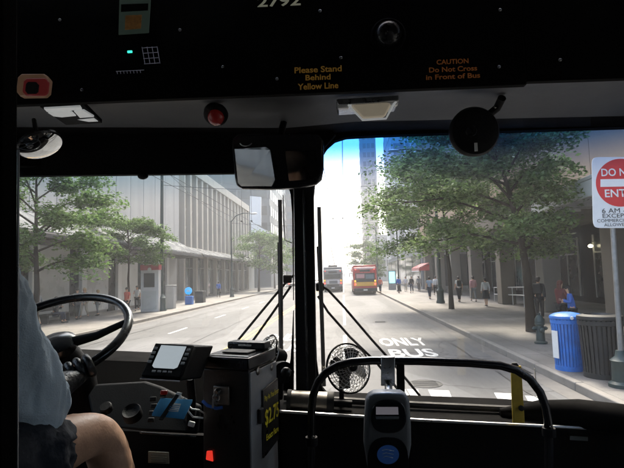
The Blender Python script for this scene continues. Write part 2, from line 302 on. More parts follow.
def rotm(rx=0, ry=0, rz=0):
    return Euler((rx, ry, rz)).to_matrix()
class MB:
    def __init__(s): s.v = []; s.f = []; s.m = []; s.cur = 0
    def add(s, vs, fs):
        n = len(s.v); s.v += [V(p) for p in vs]; s.f += [tuple(i+n for i in f) for f in fs]; s.m += [s.cur]*len(fs); return s
    def mi(s, i): s.cur = i; return s
    def box(s, x0, x1, y0, y1, z0, z1):
        return s.hexa([(x0, y0, z0), (x1, y0, z0), (x1, y1, z0), (x0, y1, z0)], [(x0, y0, z1), (x1, y0, z1), (x1, y1, z1), (x0, y1, z1)])
    def hexa(s, lo, hi):
        return s.add(list(lo)+list(hi), [(3, 2, 1, 0), (4, 5, 6, 7), (0, 1, 5, 4), (1, 2, 6, 5), (2, 3, 7, 6), (3, 0, 4, 7)])
    def obox(s, c, size, rot=None):
        a, b, d = [q/2 for q in size]; rot = rot or Matrix.Identity(3); c = V(c)
        p = [c + rot @ V(q) for q in ((-a, -b, -d), (a, -b, -d), (a, b, -d), (-a, b, -d), (-a, -b, d), (a, -b, d), (a, b, d), (-a, b, d))]
        return s.hexa(p[:4], p[4:])
    def slab(s, quad, off):
        off = V(off); q = [V(p) for p in quad]; n = len(q)
        s.add(q+[p+off for p in q], [tuple(range(n-1, -1, -1)), tuple(range(n, 2*n))] + [(i, (i+1) % n, n+(i+1) % n, n+i) for i in range(n)])
        return s
    def quad(s, *q): return s.add(q, [tuple(range(len(q)))])
    def tube(s, pts, r, n=10, cap=True, closed=False):
        pts = [V(p) for p in pts]; k = len(pts)
        rs = r if hasattr(r, '__len__') else [r]*k
        base = len(s.v); prev = None
        for i, p in enumerate(pts):
            if closed: t = pts[(i+1) % k]-pts[i-1]
            else: t = pts[min(i+1, k-1)]-pts[max(i-1, 0)]
            t.normalize()
            if prev is None:
                u = t.cross(V((0, 0, 1)) if abs(t.z) < 0.9 else V((1, 0, 0))).normalized()
            else:
                u = (prev - t*prev.dot(t)).normalized()
            prev = u; w = t.cross(u)
            for j in range(n):
                a = 2*math.pi*j/n; s.v.append(p + (u*math.cos(a)+w*math.sin(a))*rs[i])
        for i in range(k if closed else k-1):
            i2 = (i+1) % k
            for j in range(n):
                s.f.append((base+i*n+j, base+i*n+(j+1) % n, base+i2*n+(j+1) % n, base+i2*n+j)); s.m.append(s.cur)
        if cap and not closed:
            s.f.append(tuple(base+j for j in range(n-1, -1, -1))); s.m.append(s.cur)
            s.f.append(tuple(base+(k-1)*n+j for j in range(n))); s.m.append(s.cur)
        return s
    def cyl(s, a, b, r, r2=None, n=20): return s.tube([a, b], [r, r if r2 is None else r2], n)
    def lathe(s, c, prof, n=24, axis=(0, 0, 1), capped=True):
        """prof: list of (radius, height along axis)"""
        q = V((0, 0, 1)).rotation_difference(V(axis).normalized()); c = V(c); base = len(s.v)
        for (r, h) in prof:
            for j in range(n):
                a = 2*math.pi*j/n; s.v.append(c + q @ V((r*math.cos(a), r*math.sin(a), h)))
        for i in range(len(prof)-1):
            for j in range(n):
                s.f.append((base+i*n+j, base+i*n+(j+1) % n, base+(i+1)*n+(j+1) % n, base+(i+1)*n+j)); s.m.append(s.cur)
        if capped:
            s.f.append(tuple(base+j for j in range(n-1, -1, -1))); s.m.append(s.cur)
            s.f.append(tuple(base+(len(prof)-1)*n+j for j in range(n))); s.m.append(s.cur)
        return s
    def ball(s, c, r, n=16, k=10, rot=None):
        c = V(c); rx, ry, rz = r if hasattr(r, '__len__') else (r, r, r); rot = rot or Matrix.Identity(3); base = len(s.v)
        for i in range(k+1):
            th = math.pi*(i+0.02)/(k+0.04)
            for j in range(n):
                a = 2*math.pi*j/n; s.v.append(c + rot @ V((rx*math.sin(th)*math.cos(a), ry*math.sin(th)*math.sin(a), rz*math.cos(th))))
        for i in range(k):
            for j in range(n):
                s.f.append((base+i*n+j, base+(i+1)*n+j, base+(i+1)*n+(j+1) % n, base+i*n+(j+1) % n)); s.m.append(s.cur)
        return s
    def build(s, name, m, parent=None, smooth=True, bevel=0.0, seg=2, sub=0, angle=38, local=False):
        me = bpy.data.meshes.new(name); o_ = V((0, 0, 0)) if local else worigin(parent)
        me.from_pydata([p-o_ for p in s.v], [], s.f)
        ms = m if isinstance(m, (list, tuple)) else [m]
        for q in ms: me.materials.append(M[q] if isinstance(q, str) else q)
        me.polygons.foreach_set('material_index', [min(i, len(ms)-1) for i in s.m])
        me.update()
        bm = bmesh.new(); bm.from_mesh(me); bmesh.ops.recalc_face_normals(bm, faces=bm.faces); bm.to_mesh(me); bm.free()
        if smooth:
            me.shade_smooth(); me.set_sharp_from_angle(angle=R(angle))
        o = bpy.data.objects.new(name, me); C.objects.link(o)
        if parent is not None: o.parent = parent
        if bevel > 0:
            bv = o.modifiers.new('bevel', 'BEVEL'); bv.width = bevel; bv.segments = seg; bv.limit_method = 'ANGLE'; bv.angle_limit = R(40); bv.harden_normals = False
        if sub: sb = o.modifiers.new('sub', 'SUBSURF'); sb.levels = sub; sb.render_levels = sub
        return o
def worigin(o):
    t = V((0, 0, 0))
    while o is not None:
        t += V(o.location); o = o.parent
    return t
def structure(name, mb, m, **k):
    return meta(mb.build(name, m, None, **k), kind='structure')

def text_mesh(body, size, align='CENTER', extrude=0.0, bold=0.0, spacing=1.0):
    cu = bpy.data.curves.new('t', 'FONT'); cu.body = body; cu.size = size; cu.align_x = align; cu.align_y = 'CENTER'
    cu.extrude = extrude; cu.offset = bold; cu.space_character = spacing; cu.resolution_u = 3
    o = bpy.data.objects.new('t', cu); C.objects.link(o)
    bpy.context.view_layer.update(); dg = bpy.context.evaluated_depsgraph_get()
    me = bpy.data.meshes.new_from_object(o.evaluated_get(dg)); bpy.data.objects.remove(o)
    return me
def lettering(body, origin, ux, uy, size, m, parent, name='lettering', **k):
    """flat letters at world point origin, ux right, uy up; their own lengths stretch the type"""
    me = text_mesh(body, size, **k); ux = V(ux); uy = V(uy); n = ux.cross(uy).normalized()
    o_ = worigin(parent) if parent else V((0, 0, 0)); O = V(origin)-o_
    for v in me.vertices: v.co = O + ux*v.co.x + uy*v.co.y + n*v.co.z
    me.materials.clear(); me.materials.append(M[m]); me.update()
    o = bpy.data.objects.new(name, me); C.objects.link(o)
    if parent: o.parent = parent
    return o

def fit_text(body, origin, ux, uy, w, h, m, parent, bold=0.0, name='lettering'):
    '''letters fitted to w metres wide and h metres tall (unit directions ux, uy)'''
    me = text_mesh(body, 1.0, bold=bold); xs = [v.co.x for v in me.vertices]; ys = [v.co.y for v in me.vertices]
    sx, sy = w/(max(xs)-min(xs)), h/(max(ys)-min(ys)); cx, cy_ = (max(xs)+min(xs))/2, (max(ys)+min(ys))/2
    O = V(origin)-worigin(parent)
    for v in me.vertices: v.co = O + V(ux)*((v.co.x-cx)*sx) + V(uy)*((v.co.y-cy_)*sy)
    me.materials.clear(); me.materials.append(M[m]); me.update(); o = bpy.data.objects.new(name, me); C.objects.link(o); o.parent = parent
    return o
def skin_eval(verts, edges, radii, root=0, sub=2, branch=0.0):
    me = bpy.data.meshes.new('sk'); me.from_pydata([V(v) for v in verts], edges, [])
    o = bpy.data.objects.new('sk', me); C.objects.link(o)
    md = o.modifiers.new('skin', 'SKIN'); md.use_smooth_shade = True; md.branch_smoothing = branch
    for i, sv in enumerate(me.skin_vertices[0].data):
        r = radii[i]; sv.radius = r if hasattr(r, '__len__') else (r, r); sv.use_root = (i == root)
    if sub: s_ = o.modifiers.new('sub', 'SUBSURF'); s_.levels = sub; s_.render_levels = sub
    bpy.context.view_layer.update(); dg = bpy.context.evaluated_depsgraph_get()
    out = bpy.data.meshes.new_from_object(o.evaluated_get(dg)); bpy.data.objects.remove(o)
    return out
def mesh_obj(name, me, m, parent, world=True):
    o_ = worigin(parent) if (parent and world) else V((0, 0, 0))
    if world:
        for v in me.vertices: v.co -= o_
    me.materials.clear(); me.materials.append(M[m]); me.name = name
    o = bpy.data.objects.new(name, me); C.objects.link(o); me.shade_smooth()
    if parent: o.parent = parent
    return o
def wrinkle(me, amp, freq, st=(1, 1, 1), seed=0):
    '''push folds into cloth: ridged noise along the normals'''
    from mathutils import noise
    nn = [v.normal.copy() for v in me.vertices]
    for v, n in zip(me.vertices, nn):
        p = V((v.co.x*st[0], v.co.y*st[1], v.co.z*st[2]))*freq + V((seed, seed*1.7, 0))
        w_ = noise.noise_vector(p*.5)*.9
        r = 1-abs(noise.noise(p+w_))*2.6; v.co += n*amp*(r*.75 + noise.noise(p*.45)*.9)
    me.update()
def join_mesh(mes):
    vs, fs = [], []
    for me in mes:
        n = len(vs); vs += [v.co.copy() for v in me.vertices]; fs += [tuple(i+n for i in p.vertices) for p in me.polygons]
    out = bpy.data.meshes.new('j'); out.from_pydata(vs, [], fs); out.update(); return out
# ================================================================ THE BUS WE LOOK OUT OF
BX0, BX1 = -1.47, 1.12            # inner side walls
FLOOR, CEIL = 0.95, 3.02
BC = -0.18
bus = thing('bus_cab', 'dark city bus interior with two windscreens, dashboard and black overhead panels', 'bus interior', (BC, 0, FLOOR))
def WY(x):
    t = abs(x-BC); return 1.92 - 0.30*max(0.0, (t-0.72)/0.58)**2
def PW(px, py, dy=0.0):
    Y = 1.9
    for _ in range(12):
        p = P(px, py, Y); Y = WY(p.x)+dy
    return P(px, py, Y)
# shell
mb = MB()
mb.box(BX0-.06, BX1+.06, -9.0, 1.2, CEIL, CEIL+.08)
mb.build('roof', 'header_black', bus)
mb = MB(); mb.box(BX0-.06, BX1+.06, -9.0, 1.95, FLOOR-.1, FLOOR)
mb.build('floor', 'floor_rubber', bus)
mb = MB(); mb.box(BX0-.06, BX1+.06, -9.1, -9.0, FLOOR, CEIL); mb.build('rear_wall', 'header_black', bus)
mb = MB()   # kerb side wall: pillars between windows
for x0, x1 in ((BX1, BX1+.06), (BX0-.06, BX0)):
    mb.box(x0, x1, -9.0, 0.35, FLOOR, 1.78); mb.box(x0, x1, -9.0, 1.62, 2.62, CEIL)
    for y in (-9.0, -7.4, -5.8, -4.2, -2.6, -1.0, 0.23): mb.box(x0, x1, y, y+.12, 1.78, 2.62)
    mb.box(x0, x1, 0.35, 0.45, FLOOR, 2.62)
mb.box(BX1, BX1+.06, 1.42, 1.56, FLOOR, 2.62); mb.box(BX1, BX1+.06, .45, 1.42, FLOOR, 1.55)
mb.box(BX0-.06, BX0, 0.45, 1.62, FLOOR, 1.78); mb.box(BX0-.06, BX0, 1.5, 1.62, 1.78, 2.62)
mb.build('side_wall', 'header_black', bus)
for x in (BX1+.03, BX0-.03):
    mb = MB(); mb.quad((x, -8.95, 1.78), (x, .35, 1.78), (x, .35, 2.62), (x, -8.95, 2.62)); mb.build('side_window', 'side_glass', bus)
mb = MB(); mb.quad((BX0-.03, .45, 1.78), (BX0-.03, 1.5, 1.78), (BX0-.03, 1.5, 2.62), (BX0-.03, .45, 2.62)); mb.build('driver_window', 'clear_glass', bus)
mb = MB(); mb.quad((BX1+.03, .45, 1.55), (BX1+.03, 1.42, 1.55), (BX1+.03, 1.42, 2.62), (BX1+.03, .45, 2.62)); mb.build('door_glass', 'clear_glass', bus)
# front outer skin below and above the glass
xs = [BX0-.06 + (BX1-BX0+.12)*i/24 for i in range(25)]
for z0, z1 in ((.45, 1.60), (2.86, 3.12)):
    mb = MB()
    for a, b in zip(xs, xs[1:]):
        ya, yb = WY(a), WY(b)
        mb.hexa([(a, ya, z0), (b, yb, z0), (b, yb+.05, z0), (a, ya+.05, z0)], [(a, ya, z1), (b, yb, z1), (b, yb+.05, z1), (a, ya+.05, z1)])
    mb.build('front_skin', 'bus_black', bus)

# windshield frame: solid wherever there is no opening, in columns
def lerp_tab(tab, x):
    if x <= tab[0][0]: return tab[0][1]
    for (x0, y0), (x1, y1) in zip(tab, tab[1:]):
        if x <= x1: return y0+(y1-y0)*(x-x0)/(x1-x0)
    return tab[-1][1]
TOP_R = [(312.5, 300), (313.2, 215), (314.5, 190), (317, 172), (321, 160), (327, 150), (335, 143), (346, 139.5), (372, 138), (470, 134.5), (624, 129.5), (760, 126)]
BOT_R = [(312.5, 305), (315.5, 318), (317, 360), (319, 376), (323, 387), (330, 395), (342, 399), (416, 398.5), (550, 403), (624, 408), (760, 420)]
TOP_L = [(-160, 166), (235, 170), (268, 172), (281, 176), (288, 184), (291.5, 196), (293, 215), (294, 300)]
BOT_L = [(-160, 396), (255, 400), (270, 397), (281, 388), (288, 375), (292, 355), (294, 310)]
def pcols(a, b, dense):
    s = set([a, b]); x = a
    while x < b:
        s.add(round(x, 2)); x += 1.5 if any(d0 <= x <= d1 for d0, d1 in dense) else 12
    return sorted(s)
mb = MB()
def fquad(xa, xb, ya0, yb0, ya1, yb1):
    """solid piece between columns xa, xb from upper (ya0,yb0) to lower (ya1,yb1)"""
    a, b, c, d = PW(xa, ya0), PW(xb, yb0), PW(xb, yb1), PW(xa, ya1)
    mb.slab([a, b, c, d], (0, -0.035, 0))
for tab_t, tab_b, x0, x1 in ((TOP_L, BOT_L, -160, 294), (TOP_R, BOT_R, 312.5, 760)):
    cs = pcols(x0, x1, ((262, 350),))
    for a, b in zip(cs, cs[1:]):
        fquad(a, b, 92, 92, lerp_tab(tab_t, a), lerp_tab(tab_t, b))
        fquad(a, b, lerp_tab(tab_b, a), lerp_tab(tab_b, b), 470, 470)
mb.build('windshield_frame', 'header_black', bus, angle=60)
mb = MB()     # the centre pillar with a raised rib
mb.slab([PW(294, 90, -.004), PW(312.5, 90, -.004), PW(317.5, 420, -.004), PW(297.5, 420, -.004)], (0, -0.05, 0))
mb.build('pillar', 'black_plastic', bus, bevel=.004)
mb = MB(); mb.tube([PW(303.5, 190, -.056), PW(305.5, 290, -.056), PW(307.5, 395, -.056)], .006, 8)
mb.build('pillar_rib', 'black_gloss', bus)
# glass panes, curved with the body
for a0, a1, mm in ((BX0, -.19, 'windshield_plain'), (-.19, BX1, 'windshield')):
    mb = MB(); n = 22
    for i in range(n+1):
        x = a0+(a1-a0)*i/n
        mb.v += [V((x, WY(x)+.012, 1.5)), V((x, WY(x)+.012, 2.86))]
        if i: k = 2*i; mb.f.append((k-2, k, k+1, k-1)); mb.m.append(0)
    mb.build('windshield', mm, bus)

# header (destination box) panel with its lower edge sloping in the picture, and the grey lining behind it
HY = 1.22
HL, HR, HS = P(-90, 112, HY), P(760, 74, HY), P(527, 84, HY)
zh = lambda x: 2.2 + 0.0
a, b = P(-140, 111, HY), P(527, 84.3, HY); c, d = P(527, 81.3, HY), P(760, 73.5, HY)
mb = MB()
mb.slab([a, b, V((b.x, HY, CEIL)), V((a.x, HY, CEIL))], (0, .02, 0)); mb.build('header_panel', 'header_black', bus, bevel=.002)
mb = MB(); mb.slab([c, d, V((d.x, HY, CEIL)), V((c.x, HY, CEIL))], (0, .02, 0)); mb.build('header_panel', 'header_black', bus, bevel=.002)
# grey lining underside
LY = 1.66
mb = MB(); n = 26; rows = 7
pxs = [-120+ (880)*i/n for i in range(n+1)]
for i, px in enumerate(pxs):
    for j in range(rows):
        t = j/(rows-1)
        e = P(px, 111+(px+140)*(-27.0/667)-3, HY+.021); f = P(px, lerp_tab([(-120, 131), (20, 127), (300, 128), (340, 122), (624, 116), (760, 112)], px), LY)
        p = e.lerp(f, t); p.z += .03*math.sin(math.pi*t); mb.v.append(p)
for i in range(n):
    for j in range(rows-1):
        k = i*rows+j; mb.f.append((k, k+rows, k+rows+1, k+1)); mb.m.append(0)
mb.build('ceiling_lining', 'grey_lining', bus)
mb = MB()   # dark trim between lining and glass
for a, b in zip(pxs, pxs[1:]):
    tab = [(-120, 131), (20, 127), (300, 128), (340, 122), (624, 116), (760, 112)]
    p, q = P(a, lerp_tab(tab, a), LY), P(b, lerp_tab(tab, b), LY)
    r_, s_ = PW(b, lerp_tab(tab, b)+10, -.036), PW(a, lerp_tab(tab, a)+10, -.036)
    mb.slab([p, q, r_, s_], (0, 0, .03))
mb.build('trim_strip', 'header_black', bus)
# black panel hanging over the driver's glass (sun shade)
mb = MB()
shade = [(-60, 126), (326, 124), (336, 134), (325, 146), (321, 160), (300, 172), (286, 173.5), (240, 173), (19, 176), (-60, 177)]
mb.slab([P(x, y, 1.80) for x, y in shade], (0, .03, 0))
mb.build('sun_shade', 'header_black', bus, bevel=.003)
mb = MB(); mb.ball(P(143, 176, 1.80), (.022, .012, .014)); mb.build('shade_knob', 'black_plastic', bus)

# texts on the header
def up_at(px, py, Y, dpx=1.0):
    """unit vectors right/up on the vertical plane Y that run along the picture's slope"""
    a = P(px-20, py+.9, Y); b = P(px+20, py-.9, Y); ux = (b-a).normalized()
    return ux, ux.cross(V((0, 1, 0)))*-1
def head_fit(body, px, py, wpx, hpx, m, Y=HY-.002):
    ux, uy = up_at(px, py, Y)
    if uy.z < 0: uy = -uy
    fit_text(body, P(px, py, Y), ux, uy, wpx/F*Y, hpx/F*Y, m, bus, bold=.02)
def head_text(body, px, py, hpx, m, Y=HY-.002, wide=1.0):
    ux, uy = up_at(px, py, Y)
    if uy.z < 0: uy = -uy
    s = hpx/F*Y/0.7
    lettering(body, P(px, py, Y), ux*wide, uy, s, m, bus, bold=.0)
head_fit('2792', 279, 1.0, 46, 12, 'letter_white')
head_fit('Please Stand', 318, 69.3, 49, 6.6, 'letter_orange'); head_fit('Behind', 318, 77.2, 26, 6.0, 'letter_orange'); head_fit('Yellow Line', 318, 86, 42, 6.6, 'letter_orange')
head_fit('CAUTION', 452.5, 61.5, 32, 5.2, 'letter_dim'); head_fit('Do Not Cross', 453, 69, 48, 5.4, 'letter_dim'); head_fit('in Front of Bus', 453, 76.3, 54, 5.4, 'letter_dim')
def on_header(px, py, dy=-.001): return P(px, py, HY+dy)
for px, py in ((223, 67), (277, 79), (320, 11), (341, 58), (499, 67), (82, 90), (500, 10), (60, 20), (180, 30), (560, 60)):
    mb = MB(); mb.lathe(on_header(px, py), [(.0042, 0), (.0042, .002), (.0025, .0035), (.001, .0038)], 12, (0, -1, 0)); mb.build('screw', 'steel', bus)
# framed notice, grid reflection drawn as pale lines, green LED
mb = MB(); mb.slab([on_header(119, 35), on_header(149, 33), on_header(151, -3), on_header(120, -2)], (0, -.003, 0))
po = mb.build('notice', 'poster_paper', bus)
mb = MB(); mb.slab([on_header(125, 30, -.0045), on_header(141, 28.6, -.0045), on_header(142, 15, -.0045), on_header(125.5, 15.6, -.0045)], (0, -.001, 0)); mb.build('picture', 'poster_photo', po)
mb = MB(); mb.slab([on_header(121, 12, -.0045), on_header(148, 10.5, -.0045), on_header(148.3, 3.5, -.0045), on_header(121.2, 4.5, -.0045)], (0, -.001, 0)); mb.build('heading', 'header_black', po)
mb = MB()
for i in range(4): mb.tube([on_header(142+i*5, 47-i*.2), on_header(145+i*5, 64-i*.2)], .0009, 4)
for i in range(4): mb.tube([on_header(142+i*.7, 48+i*5.3), on_header(157+i*.7, 47+i*5.3)], .0009, 4)
mb.build('grid_reflection', 'pale_line_glow', bus)  # a reflection on the panel, modelled as thin glowing lines
mb = MB()
for i in range(8): mb.tube([on_header(117+i*3.3, 71.5-i*.15), on_header(117.5+i*3.3, 74-i*.15)], .0008, 4)
mb.tube([on_header(116, 71.4), on_header(144, 70)], .0008, 4); mb.build('printed_scale', 'pale_line_glow', bus)
mb = MB(); mb.slab([on_header(127.8, 51.2), on_header(132.5, 50.9), on_header(132.5, 53), on_header(127.8, 53.3)], (0, -.004, 0)); mb.build('indicator_lamp', 'green_led', bus, bevel=.001)

# dome camera
t = thing('dome_camera', 'small glossy black dome camera on the black panel above the caution lettering', 'camera', on_header(388, 36))
mb = MB(); mb.lathe(on_header(388, 36), [(.047, 0), (.047, .006), (.042, .012)], 28, (0, -1, 0)); mb.build('base', 'header_black', t)
mb = MB(); mb.lathe(on_header(388, 35, -.012), [(.036, 0), (.034, .012), (.027, .024), (.015, .032), (.002, .035)], 28, (0, -1, 0)); mb.build('dome', 'black_gloss', t)
mb = MB()
for k in range(9):
    a = R(200+k*14); 
mb.tube([on_header(388, 35, -.034)+V((.024*math.cos(R(a)), 0, .024*math.sin(R(a)))) for a in range(185, 250, 12)], .0012, 5); mb.build('ring', 'steel', t); mb = MB(); mb.tube([on_header(388, 35, -.034)+V((.026*math.cos(R(a)), 0, .026*math.sin(R(a)))) for a in range(-30, 55, 12)], .0015, 5)
mb.build('ring', 'steel', t)

# maroon lamp with pale border at the left
t = thing('warning_lamp', 'maroon warning lamp with a pale eight-sided border high above the driver', 'warning lamp', P(37, 88, HY-.03))
def octo(cx, cy, hw, hh, cut, Y, sk=2.0):
    q = [(-hw+cut, -hh), (hw-cut*1.6, -hh+.3), (hw, -hh+cut*1.7), (hw, hh-cut), (hw-cut, hh), (-hw+cut*1.4, hh), (-hw, hh-cut*1.5), (-hw, -hh+cut)]
    return [P(cx+x-y*.12, cy+y+x*-.02, Y) for x, y in q]
mb = MB(); mb.slab(octo(37, 87.6, 15.5, 11.2, 3.4, HY-.001), (0, -.02, 0)); mb.build('border', 'lamp_border', t, bevel=.003)
mb = MB(); mb.slab(octo(37, 87.6, 13, 9, 2.8, HY-.022), (0, -.006, 0)); mb.build('lens', 'maroon_lamp', t, bevel=.003)
mb = MB(); mb.slab(octo(32.5, 88, 6.5, 6, 2, HY-.0285), (0, -.002, 0)); mb.build('emblem', 'rubber', t)

# louvre/reflector on the lining at upper left
t = thing('reading_lamp', 'slanted white louvred lamp in the grey lining above the driver', 'lamp', P(70, 115, 1.40))
mb = MB()
for q in ([(44, 109), (80, 107), (82, 110), (47, 112)], [(48, 113), (70, 111.5), (76, 116), (56, 118)], [(74, 111.5), (84, 111), (94, 117), (80, 118)], [(70, 120), (94, 119), (98, 121.5), (74, 122.5)]):
    mb.slab([P(x, y, 1.42 + (y-115)*.006) for x, y in q], (0, 0, .006))
mb.build('louvre', 'white_glow', t)
mb = MB(); mb.slab([P(40, 107, 1.385), P(84, 105, 1.385), P(102, 123, 1.47), P(66, 125, 1.47)], (0, 0, .012)); mb.build('housing', 'black_plastic', t)

# beige ceiling lamp
t = thing('ceiling_light', 'beige trapezoid light fixture with white ends under the lining, above the windscreen', 'light fixture', P(368, 106, 1.4))
q = [(349, 102.5), (394, 100), (391, 106), (384, 117), (361, 118.5), (352, 108)]
mb = MB(); mb.slab([P(x, y, 1.36) for x, y in [(351, 103), (393, 101), (391, 106), (385, 117), (363, 118.5), (352.5, 108)]], (0, .07, .02)); mb.build('lens', 'cream_glow', t, bevel=.006)
mb = MB(); mb.tube([P(348.5, 104.5, 1.355), P(352, 109, 1.355), P(362.5, 120, 1.355), P(386, 118.5, 1.355), P(392, 107, 1.355), P(396, 101.5, 1.355)], .0032, 8); mb.build('rim', 'white_glow', t)
mb = MB()
for x, y in ((343, 106), (392, 103)): mb = MB(); mb.obox(P(x, y, 1.37), (.034, .02, .018)); mb.build('end_cap', 'white_plastic', t, bevel=.004)
mb = MB(); mb.slab([P(336, 99, 1.35), P(399, 95, 1.35), P(399, 101, 1.35), P(338, 105, 1.35)], (0, .12, .01)); mb.build('backplate', 'steel', t, bevel=.003)

# dim red lamp
t = thing('red_lamp', 'small dim red lamp on the lining left of the driving mirror', 'warning lamp', P(216, 117, 1.45))
mb = MB(); mb.lathe(P(216, 114, 1.46), [(.040, 0), (.038, .012), (.030, .018)], 24, (0, -.7, -.7)); mb.build('base', 'black_plastic', t)
mb = MB(); mb.lathe(P(216, 117, 1.444), [(.026, 0), (.024, .012), (.014, .021), (.002, .024)], 24, (0, -.7, -.7)); mb.build('lens', 'red_lamp', t)

# round black disc by the right windscreen
t = thing('round_fan', 'round black disc with a short white mark, hanging over the kerbside windscreen', 'fan', P(472, 133, 1.5))
c = P(472, 133, 1.5); mb = MB(); mb.lathe(c, [(.066, 0), (.077, .008), (.0785, .022), (.072, .034), (.05, .040), (.02, .042)], 40, V((.05, -1, -.12)), capped=True); mb.build('housing', 'black_plastic', t)
mb = MB(); mb.tube([P(485, 118, 1.5), P(497, 108, 1.5), P(502, 98, 1.46)], .013, 10); mb.build('bracket', 'black_plastic', t)
mb = MB(); mb.obox(P(476, 147, 1.456), (.009, .003, .026)); mb.build('mark', 'white_plastic', t)
for q_ in (P(482, 116.5, 1.463), P(495, 107, 1.485)): mb = MB(); mb.lathe(q_, [(.0045, 0), (.003, .003)], 10, (0, -1, 0)); mb.build('screw', 'steel', t)
mb = MB(); mb.lathe(P(471, 131, 1.4575), [(.018, 0), (.016, .004)], 20, (0, -1, 0)); mb.build('hub', 'black_gloss', t)

# inside driving mirror
t = thing('driving_mirror', 'wide black framed driving mirror hanging above the centre pillar', 'mirror', P(278, 162, 1.55))
MY = 1.55
out = [(232, 138), (231.5, 148), (234.5, 178), (236, 185), (242, 188.3), (270, 189), (300, 187.5), (316, 184), (321.5, 179), (323.5, 168), (323.5, 140), (318, 134), (238, 133)]
mb = MB(); mb.slab([P(x, y, MY) for x, y in out], (0, .03, 0)); mb.build('housing', 'black_gloss', t, bevel=.008, seg=3)
def gl(pts, Y, tilt_x, tilt_z):
    cx = sum(p[0] for p in pts)/len(pts); cy = sum(p[1] for p in pts)/len(pts); c = P(cx, cy, Y)
    r_ = []
    for x, y in pts:
        p = P(x, y, Y); d = p-c; p = P(x, y, Y + d.x*tilt_z + d.z*tilt_x); r_.append(p)
    return r_
mb = MB(); mb.slab(gl([(234.5, 149), (266, 147), (270, 150), (276, 186.3), (241, 186), (238, 183)], MY-.026, -.15, .28), (0, .0012, 0)); mb.build('mirror_glass', 'mirror_glass', t, smooth=False)
mb = MB(); mb.slab(gl([(285, 151), (316, 150), (319, 174), (313, 179), (289, 181)], MY-.026, -.17, -.36), (0, .001, 0)); mb.build('mirror_glass', 'mirror_dim', t, smooth=False)
mb = MB(); mb.tube([P(246, 142, MY-.003)+V((.021*math.cos(R(a)), 0, .014*math.sin(R(a)))) for a in range(195, 350, 12)], .0022, 6); mb.build('arc_trim', 'steel', t)
mb = MB(); mb.tube([P(280, 136, MY+.02), P(284, 122, 1.62)], .012, 10); mb.build('bracket', 'black_plastic', t)

# round convex mirror, upper left
c = P(40.5, 145, 1.36)
t = thing('convex_mirror', 'small round convex mirror above the driver, reflecting the bright windscreen', 'mirror', c)
nrm = V((.5, -.12, -.85)).normalized()
mb = MB(); mb.lathe(c, [(.0645, -.008), (.066, 0), (.062, .004)], 40, nrm); mb.build('rim', 'black_gloss', t)
prof = [(.0615*math.sin(R(a)) / math.sin(R(24)), .0045 + .0615/math.sin(R(24))*(math.cos(R(a))-math.cos(R(24)))) for a in (24, 20, 16, 12, 8, 4, 0.5)]
mb = MB(); mb.lathe(c, prof, 40, nrm, capped=True); mb.build('mirror_glass', 'mirror_glass', t)
mb = MB(); mb.tube([c-nrm*.008, c-nrm*.03, P(34, 120, 1.45)], .007, 8); mb.build('arm', 'black_plastic', t)

# driver's partition post at far left
t = thing('partition_post', 'tall black driver partition post with a thin bright edge at the far left', 'partition post', (P(5, 400, .36).x, .36, FLOOR))
PYY = .36
mb = MB(); mb.slab([(BX0+.01, PYY, FLOOR), (x_at(15, PYY+.02, FLOOR), PYY, FLOOR), (x_at(19, PYY+.02, CEIL), PYY, CEIL-.004), (BX0+.01, PYY, CEIL-.004)], (0, .02, 0)); mb.build('panel', 'header_black', t, bevel=.002)
mb = MB(); mb.tube([P(17.3, 480, PYY+.021), P(17.8, 300, PYY+.021), P(18.4, 150, PYY+.021)], .0010, 10); mb.build('edge_tube', 'steel', t)

# ---------------------------------------------------------------- dashboards
mb = MB()     # kerbside shelf
sh = []
for px in range(280, 761, 16):
    yb = lerp_tab([(280, 411), (416, 419.5), (624, 429.5), (760, 440)], px)
    e = P(px, yb, 1.60 if px < 560 else 1.60-.12*((px-560)/200)**1.5); g = PW(px, lerp_tab(BOT_R, max(px, 345))+3, -.03); g.z = e.z+.004
    sh.append((e, g))
for (e0, g0), (e1, g1) in zip(sh, sh[1:]):
    mb.slab([e0, e1, g1, g0], (0, 0, -.02))
dash = mb.build('dashboard', 'cowl_black', bus)
mb = MB(); mb.tube([e+V((0, -.004, .000)) for e, g in sh], .0048, 8); mb.build('edge_strip', 'edge_strip', dash)
mb = MB(); mb.tube([e+V((0, .11, .018)) for e, g in sh], .012, 8); mb.build('cable_trunking', 'rubber', dash)
mb = MB()
for (e0, g0), (e1, g1) in zip(sh, sh[1:]):
    mb.slab([V((e0.x, e0.y+.01, FLOOR)), V((e1.x, e1.y+.01, FLOOR)), e1+V((0, .01, -.012)), e0+V((0, .01, -.012))], (0, .02, 0))
mb.build('front_panel', 'header_black', dash)
# rounded pad at the right corner of the shelf
pts = [P(500, 412, 1.68), P(540, 412, 1.67), P(580, 414, 1.62), P(624, 420, 1.52), P(680, 430, 1.42)]
mb = MB(); mb.tube(pts, [.012, .038, .046, .046, .04], 14); mb.build('corner_pad', 'cowl_black', dash)
mb = MB(); mb.slab([P(570, 436, 1.585), P(588, 437, 1.585), P(588, 441, 1.58), P(570, 440, 1.58)], (0, .003, 0)); mb.build('label_plate', 'plate_ink', dash)
